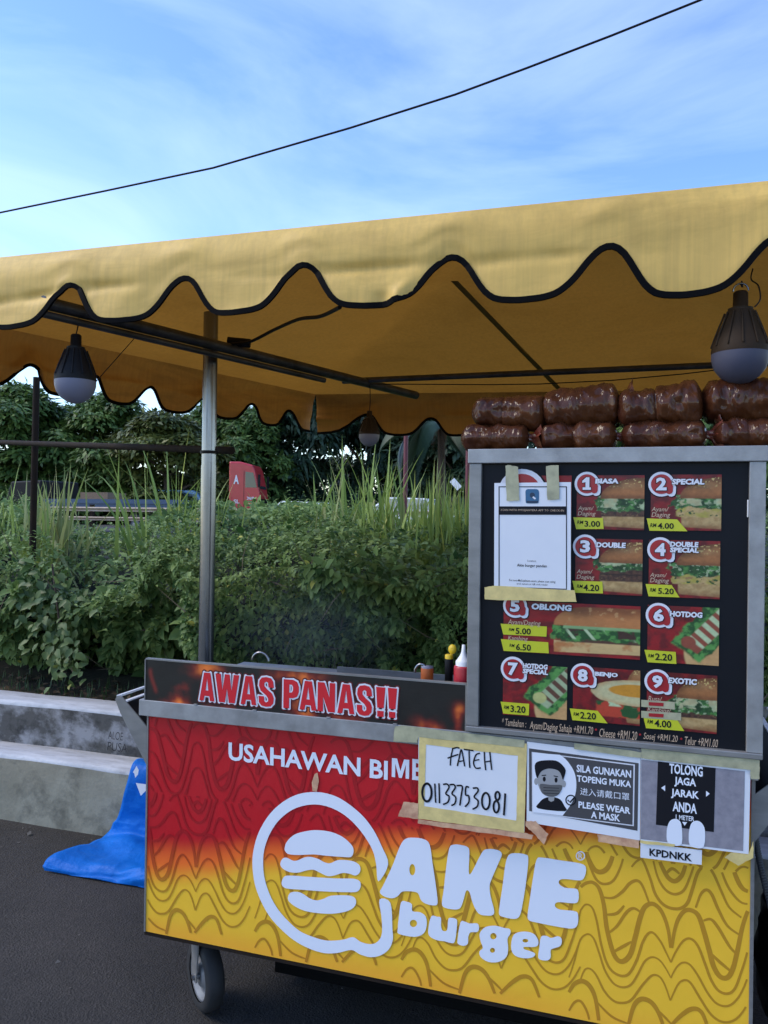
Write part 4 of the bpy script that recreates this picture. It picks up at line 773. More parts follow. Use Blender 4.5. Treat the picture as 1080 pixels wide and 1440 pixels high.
def valance(a, b, peaks, zpk, zbt, m, out, seed, wob=.02, lean=.03, tw=.012):
    """hanging strip from eave a to eave b; peaks = fractions along it"""
    Lw = np.linalg.norm((b-a)[:2]); n = int(Lw/.012); s = np.linspace(0, 1, n+1); pk = np.array(peaks)
    k = np.clip(np.searchsorted(pk, s, 'right')-1, 0, len(pk)-2); u = (s-pk[k])/(pk[k+1]-pk[k])
    dep = np.array([scallop(q % 1.0) for q in u]); dep = np.convolve(np.pad(dep, 1, 'edge'), np.ones(3)/3, 'valid')
    var = (vnoise(s*9, s*0, seed)-.5)*.014
    zb = np.interp(s, *zpk)-dep*(np.interp(s, *zpk)-np.interp(s, *zbt))+var
    rows = 30; V = []; crk = fbm(s*Lw*1.3, s*0+3.3, seed+7); crw = sst(.35, .6, fbm(s*Lw*6, s*0, seed+11)); crm = sst(.42, .62, fbm(s*Lw*2.1, s*0+7.7, seed+8)); crx = np.exp(-((top0(a, b, s)-.74)/.10)**2) if abs(out[1]) == 1 and out[0] == 0 else s*0; top = a[None]*(1-s[:, None])+b[None]*s[:, None]; ov = np.array(out)
    for r in range(rows+1):
        t = r/rows; z = top[:, 2]*(1-t)+zb*t; tz = (top[:, 2]-z)/.245; off = lean*np.sin(min(1, t*2.5)*math.pi/2)*.9+wob*(fbm(s*Lw*3, np.full_like(s, t*1.2), seed+1, 3)-.5)*2*t-.012*crm*np.exp(-((tz-.45-.35*crk)/.06)**2)*(.4+.6*crw)+.010*crm*sst(.55, 1, tz)+.022*crx*sst(.66, .9, tz)*(1-2*np.abs(2*fbm(s*Lw*11, np.full_like(s, t*3.2), 77, 2)-1))
        V.append(np.stack([top[:, 0]+ov[0]*off, top[:, 1]+ov[1]*off, z], 1))
    V = np.array(V); i = np.arange((rows+1)*(n+1)).reshape(rows+1, n+1)
    vo = np_mesh('valance', V.reshape(-1, 3), np.stack([i[:-1, :-1], i[1:, :-1], i[1:, 1:], i[:-1, 1:]], -1).reshape(-1, 4), m, sm=True); under(vo, tent)
    e = V[-1]; T = np.gradient(e, axis=0); T /= np.linalg.norm(T, axis=1, keepdims=True); o3 = np.array([ov[0], ov[1], 0.0]); N = np.cross(T, o3); N /= np.linalg.norm(N, axis=1, keepdims=True); N *= np.where(N[:, 2:3] < 0, -1, 1)
    tm = MB(); h = tw
    P = [np.stack([e+o3*.004+N*h, e+o3*.004-N*.003, e-o3*.004-N*.003, e-o3*.004+N*h][q:q+1])[0] for q in range(4)]
    VV = np.concatenate(P); m_ = n+1; F = [(q*m_+j, q*m_+j+1, ((q+1) % 4)*m_+j+1, ((q+1) % 4)*m_+j) for q in range(4) for j in range(n)]
    tm.add(VV, F, M['trim']); under(tm.build('scallop_edging'), tent)
fx = lambda x: (x-EFL[0])/(EFR[0]-EFL[0])
pkx = [-1.86, -1.46, -1.06, -.665, -.277, .111, .483, .892, 1.283, 1.655, 2.04, 2.43, 2.82, 3.2]
valance(EFL, EFR, [fx(x) for x in pkx], ([fx(-.277), fx(.111), fx(.483), fx(.892), fx(1.283), fx(1.64)], [2.187, 2.179, 2.181, 2.173, 2.171, 2.158]), ([fx(-.6), fx(-.1), fx(.27), fx(.686), fx(1.1), fx(1.5)], [2.072, 2.069, 2.066, 2.058, 2.051, 2.043]), M['canvas'], (0, -1), 41)
fy = lambda y: y/2.86
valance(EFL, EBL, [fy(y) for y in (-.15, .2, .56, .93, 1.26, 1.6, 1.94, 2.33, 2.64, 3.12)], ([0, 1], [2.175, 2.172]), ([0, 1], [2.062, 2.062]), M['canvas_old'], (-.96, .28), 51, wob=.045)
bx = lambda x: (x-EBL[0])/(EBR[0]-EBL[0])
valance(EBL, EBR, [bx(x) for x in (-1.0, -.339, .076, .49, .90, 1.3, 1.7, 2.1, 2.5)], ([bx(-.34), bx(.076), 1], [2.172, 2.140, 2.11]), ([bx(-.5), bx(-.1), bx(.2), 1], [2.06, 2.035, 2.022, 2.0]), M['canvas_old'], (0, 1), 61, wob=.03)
p = MB(); p.tube([(-.255, .75, 0), (-.255, .75, 1.70)], .030, M['galv'], 20); p.tube([(-.255, .75, 1.70), (-.255, .75, 2.30)], .0285, M['galv'], 20); p.tube([(-.255, .75, 1.745), (-.255, .75, 1.757)], .034, M['black'], 16); under(p.build('pole'), tent)
p = MB(); b0, b1 = onZ(60, 425, 2.15), onZ(585, 556, 2.15); p.tube([b0, b1], .021, M['beam'], 14); p.tube([b0+np.array([.0, 0, -.035]), b0*.36+b1*.64+np.array([0, 0, -.035])], .012, M['beam'], 8); under(p.build('roof_beam'), tent)
p = MB(); p.tube([onY(482, 536, 1.6), (2.6, 1.6, 2.165)], .014, M['beam'], 12); under(p.build('cross_bar'), tent)
p = MB(); p.tube([onY(352, 483, .78), onY(320, 480, .75)], .018, M['black'], 8); under(p.build('pole_clamp'), tent)
p = MB(); p.tube([onY(326, 633.5, .80), onY(-60, 620, 2.45)], .016, M['darksteel'], 10); under(p.build('side_rail'), tent)
p = MB(); q = onY(47, 600, 2.3); p.tube([(q[0], 2.3, .4), (q[0]+.02, 2.3, 2.4)], .022, M['darksteel'], 10); under(p.build('rear_post'), tent)
p = MB(); p.tube(smooth([onY(x, y, Y) for x, y, Y in ((318, 484, .74), (350, 481, .7), (385, 464, .55), (420, 449, .35), (450, 445, .2), (478, 432, .04))], 6, False), .006, M['black'], 8)
tag(p.build('power_cable'), 'black cable looping from the tent pole to the front valance', 'cable')
p = MB(); p.tube([onY(690, 541, 1.58)]+[onY(x, y, 1.58) for x, y in ((760, 540), (860, 535), (960, 526), (1010, 520))], .0025, M['black'], 5); p.tube([onY(520, 540, 1.58), onY(690, 541, 1.58)], .0025, M['black'], 5)
tag(p.build('lamp_wire'), 'thin wire strung below the rear cross bar of the tent', 'wire')
p = MB(); p.tube([onY(132, 540, .12), onY(188, 477, .45)], .0016, M['black'], 5); tag(p.build('string'), 'thin string running from the dark bulb up towards the tent beam', 'string')
# ------------------------------------------------------------------ hanging bulbs
def bulb(px, py, Y, h, wd, lbl, body, hook, cord_to):
    c = onY(px, py, Y); o = empty('hanging_bulb', Vector(c)); tag(o, lbl, 'light bulb', 'bulbs hanging from the tent'); r_ = wd/2
    d = MB(); d.lathe([(.001, 0), (r_*.38, h*.025), (r_*.68, h*.085), (r_*.9, h*.17), (r_*.99, h*.26), (r_, h*.33)], M['bulb_shaded'] if hook else M['bulb_white'], 32); d.build('diffuser', o)
    b = MB(); prof = [(r_, h*.33), (r_*1.01, h*.36), (r_*.95, h*.44), (r_*.78, h*.56), (r_*.6, h*.68), (r_*.48, h*.78), (r_*.42, h*.81), (r_*.44, h*.815), (r_*.27, h*.83), (r_*.26, h*.98), (r_*.2, h), (.001, h)]
    b.lathe(prof, body, 32)
    for k in range(12):
        a = 2*math.pi*k/12; ca, sa = math.cos(a), math.sin(a); P = [(r_*.99, h*.40), (r_*.8, h*.56), (r_*.52, h*.77)]
        b.tube([((q+.001)*ca, (q+.001)*sa, z) for q, z in P], .0022, body, 5)
    b.build('body', o)
    hk = MB(); n = 10
    if hook: hk.tube([(.017*math.cos(math.pi*k/n), 0, h+.001+.018*math.sin(math.pi*k/n)) for k in range(n+1)], .0022, M['galv'], 6)
    t = Vector(cord_to)-Vector(c); hk.tube(smooth([(0, 0, h+(.018 if hook else 0)), (t.x*.4+.003, t.y*.4, h+(t.z-h)*.4), tuple(t)], 5, False), .002, M['black'], 6); hk.build('hook', o)
    if hook:
        cdb = MB(); cdb.tube(smooth([(.028, -.02, h*.8), (.04, -.02, h*.88), (.038, 0, h*1.05), (.026, .03, h*1.16), (.032, .05, h*1.3)], 5, False), .0018, M['black'], 6); cdb.build('cord', o)
    return o
bulb(105.5, 568, .1, .222, .127, 'large bulb with a black body hanging at the left end of the tent', M['black'], False, onY(112, 435, .12)+np.array([0, 0, 0]))
bulb(1040, 541, .05, .222, .128, 'large bulb with a grey ribbed body on a wire hook above the menu board', M['bulb_grey'], True, onY(1043, 395, .05))
bulb(519, 628, 1.6, .172, .10, 'smaller dark bulb hanging from the rear cross bar near the tent middle', M['bulb_grey'], False, onY(520, 538, 1.6))
# ------------------------------------------------------------------ packs of buns on top of the menu board
def pack_mat():
    m = mat('buns_in_clear_film', (.036, .008, .005), .6, c2=(.115, .038, .011), nscale=5, coat=.5, spec=.1); t = m.node_tree; b = t.nodes['Principled BSDF']; b.inputs['Coat Roughness'].default_value = .06
    tcn = nd(t, 'ShaderNodeTexCoord'); mpn = nd(t, 'ShaderNodeMapping'); mpn.inputs['Scale'].default_value = (1.0, .35, .35); n2 = nd(t, 'ShaderNodeTexNoise', i_Scale=24.0, i_Detail=2.0, i_Distortion=2.2); bp = nd(t, 'ShaderNodeBump', i_Strength=.9, i_Distance=.012)
    t.links.new(tcn.outputs['Object'], mpn.inputs[0]); t.links.new(mpn.outputs[0], n2.inputs['Vector']); t.links.new(n2.outputs['Fac'], bp.inputs['Height']); t.links.new(bp.outputs[0], b.inputs['Coat Normal']); return m
M['pack'] = pack_mat(); M['pack_end'] = mat('twisted_film_red', (.20, .03, .018), .3, c2=(.12, .06, .03), nscale=25, coat=.6)
def pack(x0, x1, zc, y, r_, seed, lbl, nb=3, tilt=0.0):
    L_ = x1-x0; o = empty('bun_pack', ((x0+x1)/2, y, zc-r_)); tag(o, lbl, 'bun pack', 'bun packs stacked on the menu board'); o.rotation_euler = (0, tilt, 0)
    rr_ = random.Random(seed); cuts = [0]+[(i+1)/nb+rr_.uniform(-.06, .06) for i in range(nb-1)]+[1]; hs_ = [rr_.uniform(.93, 1.08) for _ in range(nb)]
    n, k = 96, 44; V = []
    for i in range(n+1):
        t = i/n; q = max(j for j in range(nb) if t >= cuts[j]-1e-9); u = (t-cuts[q])/(cuts[q+1]-cuts[q]); endq = min(1, min(t/.14, (1-t)/.09)); bun = (1-abs(2*u-1)**4)**.5
        rr = r_*hs_[q]*(.86+.14*bun)*(.34+.66*math.sin(endq*math.pi/2)**.8)
        for j in range(k):
            a = 2*math.pi*j/k; jj = j if j < k/2 else k-j; wr = 1+.26*(vnoise(t*7, jj*.22, seed)-.5)+.12*(vnoise(t*22+jj*.5, jj*.5, seed+5)-.5)
            cz = math.sin(a); flat = .86 if cz < 0 else .92
            V.append(((t-.5)*L_, rr*1.15*wr*math.cos(a), r_*.85+rr*wr*flat*cz))
    F = [(i*k+j, i*k+(j+1) % k, (i+1)*k+(j+1) % k, (i+1)*k+j) for i in range(n) for j in range(k)]
    b = MB(); b.add(V, F, M['pack'], True); b.build('wrapped_buns', o)
    e = MB(); kk = 18; V = []
    for i, (d, q) in enumerate(((-.012, .30), (.0, .22), (.010, .30), (.018, .62), (.028, .85))):
        for j in range(kk): a = 2*math.pi*j/kk; w_ = 1+(.35*(j % 2)+.3*(vnoise(j*1.3, i, seed)-.5))*(i/4); V.append((L_/2+d+.004*(j % 3), r_*q*w_*math.cos(a)*.8, r_*.85+r_*q*w_*math.sin(a)))
    F = [(i*kk+j, i*kk+(j+1) % kk, (i+1)*kk+(j+1) % kk, (i+1)*kk+j) for i in range(4) for j in range(kk)]
    e.add(V, F, M['pack_end'], False); e.build('twisted_end', o)
    return o
Xp = lambda px, y: float(onY(px, 590, y)[0])
zb0 = 1.684
for i, (a, b_, nm) in enumerate(((650, 745, 'lower row bun pack at the left end above the first menu tile'), (757, 868, 'lower row bun pack second from the left end'), (874, 994, 'lower row bun pack third from the left end'), (1002, 1112, 'lower row bun pack at the right end by the hanging bulb'))):
    pack(Xp(a, .06), Xp(b_, .06), zb0+.040, .06+.008*(i % 2), .041, 100+i*7, nm, 2 if i % 2 else 1)
for i, (a, b_, zz, r_, tl_, nm) in enumerate(((664, 770, .116, .050, .06, 'upper row bun pack at the left end, lying on the lower packs'), (762, 876, .122, .059, -.10, 'upper row bun pack second from the left, slightly raised'), (866, 990, .122, .058, -.05, 'upper row bun pack third from the left'), (984, 1105, .128, .060, .03, 'upper row bun pack at the right end behind the grey hanging bulb'))):
    pack(Xp(a, .09), Xp(b_, .09), zb0+zz-.008+.004*(i % 2), .085+.012*(i % 2), r_, 200+i*9, nm, 1 if i % 2 else 2, tl_)
# ------------------------------------------------------------------ sauces on the counter behind the banner
def bottle(name, px, py, Y, parts, lbl, cat):
    q = onY(px, py, Y); o = empty(name, (q[0], Y, 1.07)); tag(o, lbl, cat)
    for nm, prof, m in parts: MB().lathe([(r_, z) for r_, z in prof], m, 24).build(nm, o)
    return o
q = onY(651, 979, .06)
sb = bottle('squeeze_bottle', 651.5, 960, .06, [('body', [(.001, 0), (.025, .001), (.0255, .006), (.0255, .062), (.0245, .066), (.019, .068)], M['red_plastic']), ('nozzle', [(.0205, .062), (.021, .079), (.018, .082), (.010, .094), (.0062, .104), (.0045, .122), (.001, .123)], M['white_plastic'])], 'red squeeze bottle with white nozzle beside the menu board frame', 'sauce bottle'); sb.location.z = 1.052
bt_ = bottle('sauce_bottle', 631, 960, .12, [('glass_body', [(.001, -.05), (.016, -.05), (.017, .05), (.014, .056)], M['black']), ('flip_cap', [(.0165, .050), (.0165, .0635), (.015, .0655), (.001, .066)], M['yellow_cap'])], 'dark sauce bottle with an open yellow flip cap behind the banner', 'sauce bottle'); bt_.location.z = 1.083; bt_.scale = (.68, .68, .8)
fc = MB(); fc.lathe([(.001, -.003), (.0165, -.003), (.0165, .003), (.012, .003), (.011, -.001), (.001, -.001)], M['yellow_cap'], 20, Matrix.Translation((.012, .006, .083)) @ Matrix.Rotation(rad(80), 4, 'X') @ Matrix.Rotation(math.pi, 4, 'X')); fc.tube([(.012, .006, .083), (.012, .003, .083)], .005, M['yellow_cap'], 8); fc.tube([(.006, .004, .064), (.010, .006, .072)], .004, M['yellow_cap'], 6); fc.build('open_lid', bt_)
ob = bottle('seasoning_jar', 600.5, 960, .1, [('jar', [(.001, -.06), (.025, -.06), (.026, .028), (.024, .034)], M['glass']), ('ribbed_cap', [(.0262, .033), (.027, .036), (.027, .056), (.026, .058)], M['orange_cap']), ('lid_top', [(.0262, .0575), (.0262, .0605), (.001, .061)], M['bulb_white'])], 'small jar with orange ribbed cap and pale lid on the counter', 'jar'); ob.location.z = 1.012; ob.scale = (.64, .64, 1.5)
for i, (px, w_) in enumerate(((616, .024), (628, .020))):
    q = onY(px, 963, .05); b = MB(); n = 16
    b.lathe([(.001, -.02), (w_*.8, -.02), (w_, -.008), (w_*.85, .006), (w_*.4, .013), (.001, .014)], mat('brown_onion_skin' if not i else 'pale_onion_skin', (.10, .07, .05), .5, noise=.5, nscale=60), 18)
    o = b.build('onion'); o.location = (q[0], .04+.02*i, q[2]-.008); tag(o, 'brownish onion just showing over the banner by the jar' if not i else 'paler onion just showing over the banner by the dark bottle', 'onion')
# ------------------------------------------------------------------ right end: hose and bag
M['hose'] = mat('corrugated_hose', (.018, .02, .024), .5)
h = MB(); pts = smooth([onY(x, y, .02) for x, y in ((1060, 1085), (1058, 1120), (1060, 1160), (1066, 1200), (1076, 1245), (1088, 1300), (1096, 1400))], 40, False)
h.tube(pts, [.0072+.0009*math.sin(i*1.9) for i in range(len(pts))], M['hose'], 10); tag(h.build('hose'), 'black corrugated hose hanging down beside the right edge of the red and yellow panel', 'hose')
M['bag'] = mat('black_bin_bag', (.010, .011, .014), .28, bump=.8, bscale=14)
def bag(cx, cy, cz, rx, ry, rz, seed):
    n, k = 40, 48; V = []
    for i in range(n+1):
        th = math.pi*i/n
        for j in range(k):
            a = 2*math.pi*j/k; r_ = 1+.16*(vnoise(j*.6 if j < k/2 else (k-j)*.6, i*.35, seed)-.5)+.10*(1-abs(2*vnoise(i*.5, (j if j < k/2 else k-j)*.9, seed+1)-1))
            V.append((cx+rx*r_*math.sin(th)*math.cos(a), cy+ry*r_*math.sin(th)*math.sin(a), max(cz+rz*r_*math.cos(th), .004)))
    return V, [(i*k+j, (i+1)*k+j, (i+1)*k+(j+1) % k, i*k+(j+1) % k) for i in range(n) for j in range(k)]
b = MB(); v, f = bag(1.98, .30, .36, .30, .30, .36, 77); b.add(v, f, M['bag'], True); tag(b.build('bin_bag'), 'black plastic bag standing on the ground at the right end of the cart', 'bag')
# ------------------------------------------------------------------ vegetation
rng = np.random.default_rng(7)
def unit(a): return a/np.maximum(np.linalg.norm(a, axis=1, keepdims=True), 1e-9)
LEAF = np.array([(0, 0, 0), (.32, .5, .06), (.32, 0, -.02), (.32, -.5, .06), (.72, .36, .03), (.72, 0, -.05), (.72, -.36, .03), (1, 0, -.16)])
LF = np.array([(0, 2, 1, 1), (0, 3, 2, 2), (1, 2, 5, 4), (2, 3, 6, 5), (4, 5, 7, 7), (5, 6, 7, 7)])
def leaves(P, D, N, Ln, Wd, tint, tmpl='leaf'):
    """arrays of leaf-shaped blades -> V, tris F, col. D = blade direction, N = upper side"""
    D = unit(D); N = unit(N-D*np.sum(N*D, 1, keepdims=True)); S = np.cross(N, D)
    if tmpl == 'leaf': T = LEAF; F0 = [(0, 2, 1), (0, 3, 2), (1, 2, 5), (1, 5, 4), (2, 3, 6), (2, 6, 5), (4, 5, 7), (5, 6, 7)]
    else: T = np.array([(0, 0, 0), (.45, .5, 0), (.45, -.5, 0), (1, 0, -.18)]); F0 = [(0, 2, 1), (1, 2, 3)]
    k = len(T); V = P[:, None]+D[:, None]*(T[None, :, 0:1]*Ln[:, None, None])+S[:, None]*(T[None, :, 1:2]*Wd[:, None, None])+N[:, None]*(T[None, :, 2:3]*Ln[:, None, None])
    F = np.array(F0)[None]+np.arange(len(P))[:, None, None]*k
    return V.reshape(-1, 3), F.reshape(-1, 3), np.repeat(np.repeat(tint[:, None], k, 1).reshape(-1, 1), 3, 1)
def join(*parts):
    V, F, C, mi, k = [], [], [], [], 0
    for v, f, c, m in parts: V.append(v); F.append(f+k); C.append(c); mi.append(np.full(len(f), m)); k += len(v)
    return np.concatenate(V), np.concatenate(F), np.concatenate(C), np.concatenate(mi)
M['shrub'] = leaf_mat('shrub_leaf', (.036, .092, .024), (.30, .42, .135), .55, .28, .25)
M['vine'] = leaf_mat('vine_leaf', (.035, .085, .028), (.13, .19, .055), .5, .25)
M['grass'] = leaf_mat('tall_grass_blade', (.12, .21, .035), (.36, .46, .12), .5, .3)
M['grass_pale'] = leaf_mat('dry_grass_blade', (.20, .26, .08), (.42, .44, .19), .55, .3)
M['tree'] = leaf_mat('tree_leaf', (.030, .075, .018), (.15, .24, .055), .5, .2)
M['tree_olive'] = leaf_mat('olive_tree_leaf', (.045, .075, .020), (.17, .19, .045), .5, .2)
M['tree_dark'] = leaf_mat('dark_tree_leaf', (.012, .034, .017), (.042, .082, .042), .5, .15)
M['bark'] = mat('brown_bark', (.07, .05, .035), .9, noise=.5, nscale=8, stretch=(1, 1, .2), bump=.6, bscale=15)
M['core'] = mat('thicket_inner_shade', (.012, .020, .010), .95, noise=.6, nscale=14)  # thicket's inner shade painted as a near-black green
M['twig'] = mat('dry_twig', (.16, .12, .08), .85, noise=.4)
# --- thicket behind the wall: a mass nobody could count
def top_h(x, y):
    az = (x-CAM[0])/np.maximum(y-CAM[1], .5)                      # the slopes differ along the thicket
    h = 1.24+.27*sst(1.8, 4.6, y)+.16*(fbm(x*.9, y*.9, 31)-.5)*2+.14*(fbm(x*3, y*3, 32)-.5)*2
    h = h-.24*np.exp(-((az+.765)/.085)**4)+.03*np.exp(-((az+.36)/.12)**2)-.05*np.exp(-((az+.53)/.05)**2)-.12*np.exp(-((az+.27)/.06)**2)+.06*np.exp(-((az+1.05)/.1)**2)
    return h
def front_y(x, z): return 2.05+.55*(fbm(x*1.3, z*1.3, 33)-.5)*2+.46*(fbm(x*2.6, z*2.8, 34)-.5)*2+.18*(vnoise(x*7, z*7.5, 36)-.5)*2-.22*sst(.9, 1.4, z)+.12*sst(1.35, 1.6, z)+.34*sst(.9, .45, z)
parts = []
def batch(n, x0, x1, face, lo, hi, big):
    x = rng.uniform(x0, x1, n)
    if face:
        zt_ = top_h(x, np.full(n, 2.1)); z = .46+(zt_-.46)*rng.beta(1.25, .85, n); y = front_y(x, z)+rng.exponential(.07, n)-.03
        D = np.stack([rng.normal(0, .55, n), -np.abs(rng.normal(.55, .35, n)), rng.normal(-.35, .5, n)], 1); N = np.stack([rng.normal(0, .35, n), rng.normal(-.55, .3, n), np.abs(rng.normal(.8, .3, n))], 1)
    else:
        y = 1.72+rng.beta(1.0, 1.7, n)*5.5; z = top_h(x, y)-rng.exponential(.05, n)+.03
        D = np.stack([rng.normal(0, .7, n), rng.normal(-.3, .6, n), rng.normal(.15, .5, n)], 1); N = np.stack([rng.normal(0, .4, n), rng.normal(-.35, .4, n), np.ones(n)], 1)
    cl = fbm(x*2.3, z*2.6+y, 35); cl = np.clip((cl-.5)*1.7+.5, 0, 1)
    Ln = rng.uniform(lo, hi, n)*(.55+1.0*sst(.3, .75, fbm(x*1.1+5, z*1.4+y*.7, 37))*big)*(.8+.4*cl); tint = np.clip(.02+.6*cl+rng.normal(.12, .22, n), 0, .93); tint[rng.random(n) < .006] = .99
    return leaves(np.stack([x, y, z], 1), D, N, Ln, Ln*rng.uniform(.42, .62, n), tint)+(0,)
parts.append(batch(19000, -6.5, -.9, True, .045, .095, 1)); parts.append(batch(30000, -1.6, 2.2, True, .020, .050, 1)); parts.append(batch(2500, 2.2, 5, True, .06, .1, 1))
parts.append(batch(17000, -9, -1.0, False, .035, .075, 1)); parts.append(batch(20000, -1.8, 3.5, False, .022, .05, 1))
# upright leafy sprigs along the crest
n = 1500; bx_ = np.concatenate([rng.uniform(-6.5, -1.2, 600), rng.uniform(-1.6, 2.2, 900)]); by_ = rng.uniform(1.75, 4.6, n); az_ = (bx_-CAM[0])/(by_-CAM[1]); bh = rng.uniform(.06, .30, n)*np.where((np.abs(az_+.765) < .085) | (np.abs(az_+.27) < .05) | (np.abs(az_+.53) < .035), .25, 1); bz = top_h(bx_, by_)-.05; lnx = rng.normal(0, .25, n)
for s_ in range(9):
    t = (s_+.5)/9; a = rng.uniform(0, 6.28, n); D = np.stack([np.cos(a), np.sin(a), rng.uniform(-.1, .7, n)], 1)
    L_ = rng.uniform(.025, .055, n)*(1.15-.6*t)
    parts.append(leaves(np.stack([bx_+lnx*bh*t, by_, bz+bh*t], 1), D, np.stack([-D[:, 0]*.5, -D[:, 1]*.5, np.ones(n)], 1), L_, L_*.5, np.clip(rng.normal(.62, .2, n), 0, .93))+(0,))
# dark sheet behind the leaf shell, standing in for the shade inside
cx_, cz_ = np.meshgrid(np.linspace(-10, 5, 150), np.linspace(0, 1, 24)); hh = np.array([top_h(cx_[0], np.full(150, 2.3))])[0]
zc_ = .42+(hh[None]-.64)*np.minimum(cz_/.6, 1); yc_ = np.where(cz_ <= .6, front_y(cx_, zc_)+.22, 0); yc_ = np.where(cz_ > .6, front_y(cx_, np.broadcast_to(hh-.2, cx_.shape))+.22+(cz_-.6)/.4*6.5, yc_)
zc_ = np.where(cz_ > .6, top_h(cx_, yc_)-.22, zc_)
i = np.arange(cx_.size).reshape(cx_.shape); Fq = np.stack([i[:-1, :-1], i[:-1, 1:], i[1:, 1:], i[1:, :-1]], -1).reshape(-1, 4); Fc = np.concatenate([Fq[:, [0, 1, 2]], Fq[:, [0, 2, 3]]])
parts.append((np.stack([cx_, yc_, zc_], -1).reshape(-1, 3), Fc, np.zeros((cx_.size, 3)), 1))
n = 240; x = rng.uniform(-6, 2.2, n); z = rng.uniform(.5, 1.25, n); y = front_y(x, z)-.01; L_ = rng.uniform(.12, .42, n)
parts.append(leaves(np.stack([x, y, z], 1), np.stack([rng.normal(0, .6, n), -np.abs(rng.normal(.25, .2, n)), rng.normal(.5, .7, n)], 1), np.stack([rng.normal(0, .3, n), -np.ones(n), rng.normal(0, .3, n)], 1), L_, np.full(n, .006), rng.random(n)*.9, 'quad')+(2,))
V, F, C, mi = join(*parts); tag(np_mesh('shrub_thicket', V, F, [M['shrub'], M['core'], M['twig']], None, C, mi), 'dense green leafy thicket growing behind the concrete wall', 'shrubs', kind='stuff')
# --- creeper hanging at the thicket front
n = 170; t = rng.random(n)**.9; cx0 = onY(52, 820, 1.7); cx1 = onY(100, 948, 1.55)
P = cx0[None]*(1-t[:, None])+cx1[None]*t[:, None]+rng.normal(0, 1, (n, 3))*np.array([.11, .05, .07])*(1.1-.5*t[:, None])
L_ = rng.uniform(.04, .075, n); D = np.stack([rng.normal(0, .6, n), rng.normal(-.4, .4, n), rng.normal(-.6, .4, n)], 1)
V, F, C = leaves(P, D, np.stack([rng.normal(0, .3, n), -np.ones(n), np.full(n, .7)], 1), L_, L_*.62, np.clip(.25+.5*t+rng.normal(.05, .16, n), 0, .985))
cr_ = np_mesh('creeper', V, F, M['vine'], None, C); tag(cr_, 'pale leafed creeper trailing from the thicket down to the wall at the left', 'plant')
st = MB(); st.tube([cx0+np.array([0, .12, .1]), (cx0+cx1)/2+np.array([0, .05, 0]), cx1+np.array([0, .02, 0])], .006, M['bark'], 6); st.build('stem', cr_)
# --- tall grass clumps
def blades(n, base, spread, hlo, hhi, lean, wd, seed, m=10, kink=.35):
    r = np.random.default_rng(seed); V, F, C = [], [], []
    for i in range(n):
        p = np.array(base)+np.array([r.normal(0, spread), r.normal(0, spread), 0]); H = r.uniform(hlo, hhi); a = r.uniform(0, 6.28); ln = abs(r.normal(lean, lean*.6)); d = np.array([math.cos(a), math.sin(a)*.6])
        S = np.array([math.sin(a+r.normal(0, .6)), -math.cos(a), 0]); S /= np.linalg.norm(S); w0 = 2.2*wd*r.uniform(.6, 1.2); kk = r.uniform(.5, .85) if r.random() < kink else 2; tn = np.clip(r.normal(.55, .22), 0, .96)
        k = len(V)*0+sum(len(q) for q in V)
        vs = []
        for j in range(m+1):
            t = j/m; z = H*(t-.35*ln*t**3); off = ln*H*t**2.2*.8
            if t > kk: z = H*(kk-.35*ln*kk**3)-(t-kk)*H*.75; off = ln*H*kk**2.2*.8+(t-kk)*H*.8
            c = p+np.array([d[0]*off, d[1]*off, z]); wv = w0*(1-t**2.5)*(.5+.5*min(1, t*5)); vs += [c+S*wv/2, c-S*wv/2]
        V.append(np.array(vs)); C.append(np.full((len(vs), 3), tn))
        F += [(k+2*j, k+2*j+1, k+2*j+3, k+2*j+2) for j in range(m)]
    return np.concatenate(V), np.array(F), np.concatenate(C)
def clump(lbl, px, Y, ptop, n_, spread, lean, wd, seed, m='grass', kink=.35, lo=.55):
    q = onY(px, 700, Y); zt_ = onY(px, ptop, Y)[2]; zb_ = .5
    n = int(n_*1.5); hh_ = (zt_-zb_)/(1-.3*lean); V, F, C = blades(n, (0, 0, 0), spread, hh_*lo, hh_, lean, wd, seed, kink=kink)
    o = np_mesh('grass_clump', V, F, M[m], None, C, sm=True); o.location = (q[0], Y, zb_); tag(o, lbl, 'tall grass', 'tall grass clumps rising out of the thicket'); return o
clump('sparse tall grass at the far left edge of the thicket', 8, 2.9, 640, 10, .07, .25, .014, 1, lo=.65)
clump('tall pale grass clump left of the guardrail gap', 78, 3.0, 640, 34, .11, .16, .022, 2, 'grass_pale', .3, .62)
clump('short grass tuft in front of the white rail', 102, 3.3, 655, 12, .10, .4, .013, 3, 'grass_pale', .6)
clump('tall arching grass left of the tent pole below the olive tree', 222, 3.6, 600, 22, .14, .32, .016, 4, 'grass', .3, .6)
clump('grass with bent tips between the arching clump and the tent pole', 275, 3.4, 635, 20, .14, .2, .014, 5, 'grass', .2, .7)
clump('tall single stemmed grass right of the red lorry', 455, 3.9, 628, 16, .15, .34, .017, 6, 'grass', .5, .7)
clump('dense tall grass below the small rear bulb', 512, 3.8, 618, 34, .14, .26, .018, 7, 'grass', .35, .68)
clump('tall grass beneath the right scallop of the rear valance', 558, 3.7, 622, 26, .12, .24, .018, 8, 'grass', .35, .7)
clump('low bright grass beside the menu board frame', 648, 3.2, 648, 90, .20, .12, .014, 9, 'grass', .1, .72)
clump('bright green grass patch between the white car and the menu board', 618, 3.4, 668, 80, .20, .13, .014, 10, 'grass', .1, .75)
clump('pale upright grass stalks between the two tall clumps under the small bulb', 485, 3.6, 640, 26, .13, .2, .015, 21, 'grass_pale', .35, .6)
clump('broad bladed grass just right of the small rear bulb', 538, 3.5, 630, 30, .10, .25, .020, 22, 'grass', .4, .6)
